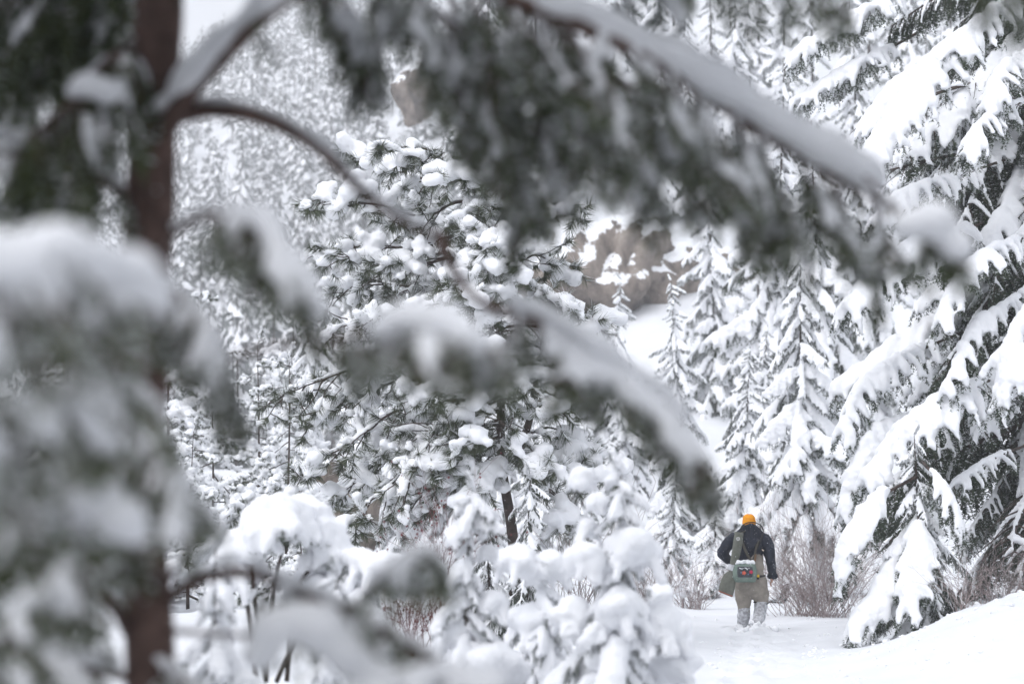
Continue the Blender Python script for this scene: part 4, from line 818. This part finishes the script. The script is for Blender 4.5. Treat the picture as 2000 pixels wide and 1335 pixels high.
    j = fuse('jacket', S, jac, .014, 3, .006)
    a = Acc(); a.add([q(604, 455, -.185), q(626, 465, -.178), q(622, 474, -.18), q(608, 468, -.185)], [(0, 1, 2, 3)]); link('logo', a.mesh('logo', [mat_var('logo_tan', (.5, .42, .33), (.6, .5, .4), 5)]), j)
    S = []; cap(S, [RW + (-.03, 0, -.0), RW + (.03, 0, .0)], [.045, .045], 4); fuse('cuff', S, jac, .010, 2, 0, j)
    # waders
    S = []
    cap(S, [q(520, 550), q(520, 640), q(520, 720), q(520, 770)], [.158, .160, .165, .160], 9, 1.12, .80)
    cap(S, [hipL, q(455, 830, .01), LK, q(462, 1000, .02)], [.128, .118, .096, .074]); cap(S, [hipR, q(600, 830, .01), RK, q(600, 1000, -.05)], [.128, .120, .098, .072])
    w = fuse('waders', S, wad, .015, 3, .008)
    S = []; cap(S, [q(462, 985, .025), q(458, 1050, .03), LA, LF], [.088, .088, .080, .075]); fuse('gravel_guard', S, crust, .015, 3, .006, w)
    S = []; cap(S, [q(606, 945, .0), q(592, 1010, -.07), RA, RF], [.092, .088, .078, .075]); fuse('gravel_guard', S, crust, .015, 3, .006, w)
    for c, r in ((q(614, 922, .04), .103),):
        a = Acc(); th = np.linspace(0, 6.283, 20); add_tube(a, np.stack((c[0] + r * np.cos(th), c[1] + r * np.sin(th), c[2] + .012 * np.sin(th * 2 + 1)), 1), .006, 5); link('knee_strap', a.mesh('knee_strap', [dark], True), w)
    a = Acc(); th = np.linspace(0, 6.283, 28); cc = q(520, 688)
    add_tube(a, np.stack((cc[0] + .186 * np.cos(th), cc[1] + .137 * np.sin(th), cc[2] + .006 * np.sin(th)), 1), .016, 6); link('belt', a.mesh('belt', [dark], True), w)
    for pts in ([q(520, 560, -.135), q(545, 520, -.15), q(570, 400, -.15), q(590, 330, -.09), q(595, 318, 0)], [q(520, 560, -.135), q(480, 500, -.155), q(440, 400, -.15), q(425, 330, -.09), q(425, 318, 0)]):
        p = spline(pts, 16); a = Acc(); d = np.array((.018, 0, .004))
        V = np.concatenate((p - d, p + d, p - d + (0, -.012, 0), p + d + (0, -.012, 0))); n = len(p); i = np.arange(n - 1)
        a.add(V, np.concatenate([np.stack((i + x, i + y, i + y + 1, i + x + 1), -1) for x, y in ((2 * n, 3 * n), (n, 0), (0, 2 * n), (3 * n, n))])); link('suspender', a.mesh('suspender', [strapm]), w)
    # beanie: ribbed crown and turned-up cuff
    a = Acc(); nseg = 48; c = q(510, 250, .012); prof = [(.086, -.005), (.096, .0), (.100, .02), (.098, .045), (.094, .052), (.093, .07), (.088, .095), (.074, .118), (.050, .134), (.022, .141), (.001, .142)]
    V = [[(c[0] + r * (1 + .028 * (-1) ** k * (z < .13)) * .90 * math.cos(k * 6.283 / nseg) - .05 * max(0, z - .05), c[1] + r * 1.1 * (1 + .028 * (-1) ** k) * math.sin(k * 6.283 / nseg), c[2] + z + .006 * math.cos(k * .26)) for k in range(nseg)] for r, z in prof]
    i = np.arange(len(prof) - 1)[:, None] * nseg; jx = np.arange(nseg)[None]; j2 = (jx + 1) % nseg
    a.add(np.array(V).reshape(-1, 3), np.stack((i + jx, i + j2, i + nseg + j2, i + nseg + jx), -1).reshape(-1, 4)); link('beanie', a.mesh('beanie', [orange], True), t)
    # snow stuck to the legs and kicked up round the boots
    S = []
    for k in range(70):
        A0, A1 = (LA, LF) if k % 2 else (RA, RF); p = A0 + (A1 - A0) * rng.uniform(-.1, .6); th = rng.uniform(3.3, 6.1); r = rng.uniform(.012, .028); S.append((p[0] + .085 * math.cos(th), p[1] + .085 * math.sin(th), p[2], r, r, r))
    for k in range(80):
        p = (LA if k % 2 else RA) + np.array((rng.normal() * .10, -.06 + rng.normal() * .10, -.10 + abs(rng.normal()) * .03)); r = rng.uniform(.02, .05); S.append((*p, r, r, r))
    fuse('clinging_snow', S, M_SNOW, .011, 2)
    # ---- gear, each thing on its own
    def loft(acc, st, n=16, e=3.2, m=0):
        """stations: centre, side vector, depth vector"""
        R = []
        for c, sv, dv in st:
            th = np.arange(n) * 6.283 / n; cs, sn = np.cos(th), np.sin(th)
            R.append(c + np.sign(cs)[:, None] * (np.abs(cs) ** (2 / e))[:, None] * sv + np.sign(sn)[:, None] * (np.abs(sn) ** (2 / e))[:, None] * dv)
        V = np.array(R).reshape(-1, 3); k = len(st); i = np.arange(k - 1)[:, None] * n; j = np.arange(n)[None]
        acc.add(V, np.stack((i + j, i + (j + 1) % n, i + n + (j + 1) % n, i + n + j), -1).reshape(-1, 4), m)
        for kk, c in ((0, st[0][0]), (k - 1, st[-1][0])):
            jj = np.arange(n); acc.add(np.concatenate((R[kk], [c])), np.stack((jj, (jj + 1) % n, np.full(n, n)), -1), m)
    case_m = flecks(mat_var('olive_grey_canvas', (.115, .122, .100), (.165, .170, .145), 14, .85, .5, 120, bdist=.003), .72, .78, 40)
    rc = empty('rod_case', (ox, Yp, oz)); tag(rc, 'olive-grey rod case with a wide rounded lower pocket slung on the person\'s back', 'rod case')
    st = []; dep = np.array((0, .045, 0))
    for zx, zy, hw, dd in ((410, 312, .055, .9), (409, 320, .060, 1), (398, 400, .062, 1), (380, 500, .057, 1), (358, 590, .047, .9), (338, 660, .040, .8)):
        st.append((q(zx, zy, -.215), np.array((hw, 0, -hw * .18)), dep * dd))
    a = Acc(); loft(a, st, 18, 2.6); tb = link('tube', a.mesh('tube', [case_m], True), rc)
    a = Acc(); loft(a, [(q(334, 655, -.215), np.array((.042, 0, -.012)), dep * .8), (q(326, 690, -.215), np.array((.080, 0, -.025)), dep * 1.1), (q(312, 740, -.215), np.array((.097, 0, -.03)), dep * 1.25), (q(298, 800, -.215), np.array((.098, 0, -.036)), dep * 1.3), (q(291, 835, -.215), np.array((.092, 0, -.036)), dep * 1.2), (q(289, 845, -.215), np.array((.080, 0, -.032)), dep)], 20, 3.4)
    link('reel_pocket', a.mesh('reel_pocket', [case_m], True), rc)
    a = Acc(); loft(a, [(q(291.5, 832, -.215), np.array((.0945, 0, -.037)), dep * 1.23), (q(290, 840, -.215), np.array((.091, 0, -.036)), dep * 1.2)], 20, 3.4); link('trim', a.mesh('trim', [mat_var('dull_red', (.30, .08, .06), (.38, .12, .09), 8)], True), rc)
    a = Acc(); loft(a, [(q(352, 590, -.215), np.array((.056, 0, -.016)), dep * 1.15), (q(340, 640, -.215), np.array((.046, 0, -.014)), dep * 1.0)], 16, 2.6); link('collar', a.mesh('collar', [crust], True), rc)
    wh = mat_var('white_print', (.75, .75, .75), (.82, .82, .82), 5); cm = q(397, 367, -.2635); a = Acc()
    for k in range(4):                                                  # square knot-like emblem of four bars and a ring
        th = math.radians(45 * 0 + 90 * k + 12); u = np.array((math.cos(th), 0, math.sin(th))); v = np.array((-math.sin(th), 0, math.cos(th)))
        a.add([cm + u * .016 - v * .020, cm + u * .016 + v * .012, cm + u * .022 + v * .012, cm + u * .022 - v * .020], [(0, 1, 2, 3)])
    th = np.linspace(0, 6.283, 25)[:-1]; ri = np.stack((np.cos(th), 0 * th, np.sin(th)), 1); V = np.concatenate((cm + ri * .008, cm + ri * .012)); i = np.arange(24)
    a.add(V, np.stack((i, (i + 1) % 24, 24 + (i + 1) % 24, 24 + i), -1)); link('emblem', a.mesh('emblem', [wh]), tb)
    p = spline([q(400, 335, -.2), q(470, 300, -.13), q(520, 330, .17), q(470, 500, .2), q(360, 640, .05), q(335, 670, -.17)], 24); a = Acc(); add_tube(a, p, .010, 5); link('strap', a.mesh('strap', [strapm], True), rc)
    pk_m = flecks(mat_var('grey_green_nylon', (.145, .20, .17), (.21, .265, .23), 10, .7, .4, 90, bdist=.003), .66, .74, 30)
    pk = empty('waist_pack', (ox, Yp, oz)); tag(pk, 'grey-green waist pack with dark patterned pocket and snow on top on the person\'s lower back', 'bag')
    a = Acc(); dv = np.array((0, .075, 0)); sv = lambda h: np.array((h, 0, 0))
    loft(a, [(q(455, 738, -.235), sv(.120), dv * .7), (q(455, 733, -.235), sv(.140), dv * .9), (q(453, 700, -.235), sv(.158), dv), (q(453, 640, -.235), sv(.165), dv * 1.08), (q(455, 600, -.235), sv(.146), dv), (q(458, 575, -.23), sv(.125), dv * .85), (q(458, 568, -.23), sv(.105), dv * .6)], 24, 3.0)
    body = link('body', a.mesh('body', [pk_m], True), pk)
    a = Acc(); loft(a, [(q(452, 695, -.308), sv(.085), dv * .14), (q(452, 690, -.308), sv(.098), dv * .18), (q(452, 650, -.308), sv(.104), dv * .2), (q(452, 610, -.304), sv(.100), dv * .18), (q(452, 603, -.302), sv(.085), dv * .14)], 24, 4.0)
    po = link('pocket', a.mesh('pocket', [mat_var('charcoal_panel', (.045, .050, .062), (.085, .09, .10), 14, .8)], True), pk)
    for zx, zy, r, col in ((442, 657, .026, (.50, .10, .06)), (503, 650, .024, (.40, .035, .075)), (425, 622, .012, (.42, .45, .46)), (470, 625, .012, (.50, .52, .53)), (418, 655, .011, (.14, .19, .28)), (478, 668, .010, (.12, .16, .25))):
        a = Acc(); c = q(zx, zy, -.328); n = 14; th = np.arange(n) * 6.283 / n; rr = r * (1 + .22 * np.cos(th * 5)); V = np.concatenate((c + np.stack((rr * np.cos(th), 0 * th, rr * np.sin(th)), 1), [c + (0, -.006, 0)])); i = np.arange(n)
        a.add(V, np.stack((i, (i + 1) % n, np.full(n, n)), -1)); link('pattern_patch', a.mesh('pattern_patch', [mat_var('patch_print', col, tuple(min(1, v * 1.3) for v in col), 30)]), po)
    S = []
    for k in range(40): p = q(rng.uniform(378, 540), rng.uniform(556, 582), -.235 + rng.uniform(-.06, .05)); r = rng.uniform(.018, .032); S.append((*p, r, r, r * .7))
    for k in range(18): p = q(rng.uniform(400, 510), rng.uniform(612, 622), -.318); r = rng.uniform(.005, .011); S.append((*p, r, r, r))
    fuse('snow_cap', S, M_SNOW, .009, 2, 0, pk)
    for s, zx in ((-1, 372), (1, 545)):
        S = []; cap(S, [q(zx, 690, -.20), q(zx, 700, -.22)], [.022, .022], 4); fuse('buckle', S, dark, .008, 2, 0, pk)
    nt = empty('landing_net', (ox, Yp, oz)); tag(nt, 'black hooped landing net hanging behind the person\'s head', 'net')
    hoop = spline([q(548, 520, -.19), q(560, 470, -.2), q(592, 390, -.2), q(618, 320, -.19), q(612, 270, -.17), q(570, 235, -.15), q(520, 226, -.14), q(465, 238, -.14), q(428, 275, -.15), q(424, 320, -.17)], 60)
    a = Acc(); add_tube(a, hoop, .0075, 6); fr = link('frame', a.mesh('frame', [dark], True), nt)
    a = Acc(); add_tube(a, spline([q(553, 500, -.195), q(545, 560, -.18)], 6), .014, 8); link('handle', a.mesh('handle', [mat_var('wood_handle', (.12, .07, .04), (.2, .12, .07), 8)], True), nt)
    a = Acc()
    for k in range(8, 58, 3):
        h0 = hoop[k]; lo = np.array((h0[0] * .75 + q(515, 0)[0] * .25, h0[1] - .03, min(h0[2], q(0, 330)[2]) - .06)); add_tube(a, spline([h0, (h0 + lo) / 2 + (0, -.03, -.01), lo], 6), .0022, 3, cap=False)
    o = link('netting', a.mesh('netting', [dark], True), nt)
    bt = empty('small_bottle', (ox, Yp, oz)); tag(bt, 'tiny yellow-capped bottle clipped to the belt right of the waist pack', 'bottle')
    a = Acc(); c = q(571, 682, -.19); add_tube(a, [c + (0, 0, -.022), c + (0, 0, .012)], [.018, .018], 12); link('body', a.mesh('body', [mat_var('yellow_plastic', (.80, .48, .03), (.86, .56, .05), 5, .4)], True), bt)
    a = Acc(); add_tube(a, [c + (0, 0, -.05), c + (0, 0, -.022)], [.013, .015], 12); link('clip', a.mesh('clip', [dark], True), bt)
walker()
# ------------------------------------------------------------------ haze of the snowy air
def haze():
    a = Acc(); x0, x1, y0, y1, z0, z1 = -715, 715, -70, 1110, -60, 165
    V = [(x, y, z) for x in (x0, x1) for y in (y0, y1) for z in (z0, z1)]
    a.add(V, [(0, 1, 3, 2), (4, 6, 7, 5), (0, 4, 5, 1), (2, 3, 7, 6), (0, 2, 6, 4), (1, 5, 7, 3)])
    m = bpy.data.materials.new('haze'); m.use_nodes = True; n = m.node_tree.nodes; n.remove(n['Principled BSDF'])
    v = n.new('ShaderNodeVolumePrincipled'); v.inputs['Color'].default_value = (.98, .985, 1, 1); v.inputs['Density'].default_value = 0.0012; v.inputs['Anisotropy'].default_value = 0.2
    m.node_tree.links.new(v.outputs[0], n['Material Output'].inputs['Volume'])
    o = link('haze', a.mesh('haze', [m])); tag(o, 'thin cold haze of snowy air between the trees', 'haze', None, 'stuff')
haze()

# a few flakes still falling
def flakes():
    rng = np.random.default_rng(99); n = 1300; Y = rng.uniform(5, 34, n); X = rng.uniform(-.235, .235, n) * Y; Z = CAMZ + rng.uniform(-.07, .225, n) * Y
    Z = np.maximum(Z, .5); r = rng.uniform(.0022, .0045, n); O8 = np.array([(1, 0, 0), (-1, 0, 0), (0, 1, 0), (0, -1, 0), (0, 0, 1), (0, 0, -1)], float)
    F8 = np.array([(0, 2, 4), (2, 1, 4), (1, 3, 4), (3, 0, 4), (2, 0, 5), (1, 2, 5), (3, 1, 5), (0, 3, 5)])
    V = np.stack((X, Y, Z), 1)[:, None] + O8[None] * r[:, None, None] * rng.uniform(.6, 1.3, (n, 6, 1)); Fc = F8[None] + (np.arange(n) * 6)[:, None, None]
    o = link('falling_snow', mesh_np('falling_snow', V.reshape(-1, 3), [Fc.reshape(-1, 3)], [M_SNOW])); tag(o, 'sparse tiny snowflakes falling through the air', 'snowflakes', None, 'stuff')
flakes()

# clumps dropped from the boughs, lying on the snow
def clumps():
    rng = np.random.default_rng(98); S = []
    for k in range(260):
        if k % 3: px, Y = rng.uniform(1560, 2010), rng.uniform(22.5, 31)
        else: px, Y = rng.uniform(1280, 1700), rng.uniform(20, 38)
        x = (px - 1000) / F * Y; pc = 3.3 * min(Y, 34) / 32.6
        if abs(x - pc) < .3: continue
        r = rng.uniform(.008, .024) * (1.6 if rng.random() < .12 else 1); S.append((x, Y, ground_z(x, Y) + r * .2, r * rng.uniform(.9, 1.5), r * rng.uniform(.9, 1.5), r * .8))
    V, Fc = spheres_arrays(S, 1); V = V + rng.normal(size=V.shape) * .003
    o = link('fallen_snow_clumps', mesh_np('fallen_snow_clumps', V, [Fc], [M_SNOW], smooth=True)); tag(o, 'small clumps of fallen snow scattered over the snow beside the path', 'snow clumps', None, 'stuff')
clumps()
bpy.data.scenes.remove(TMP)
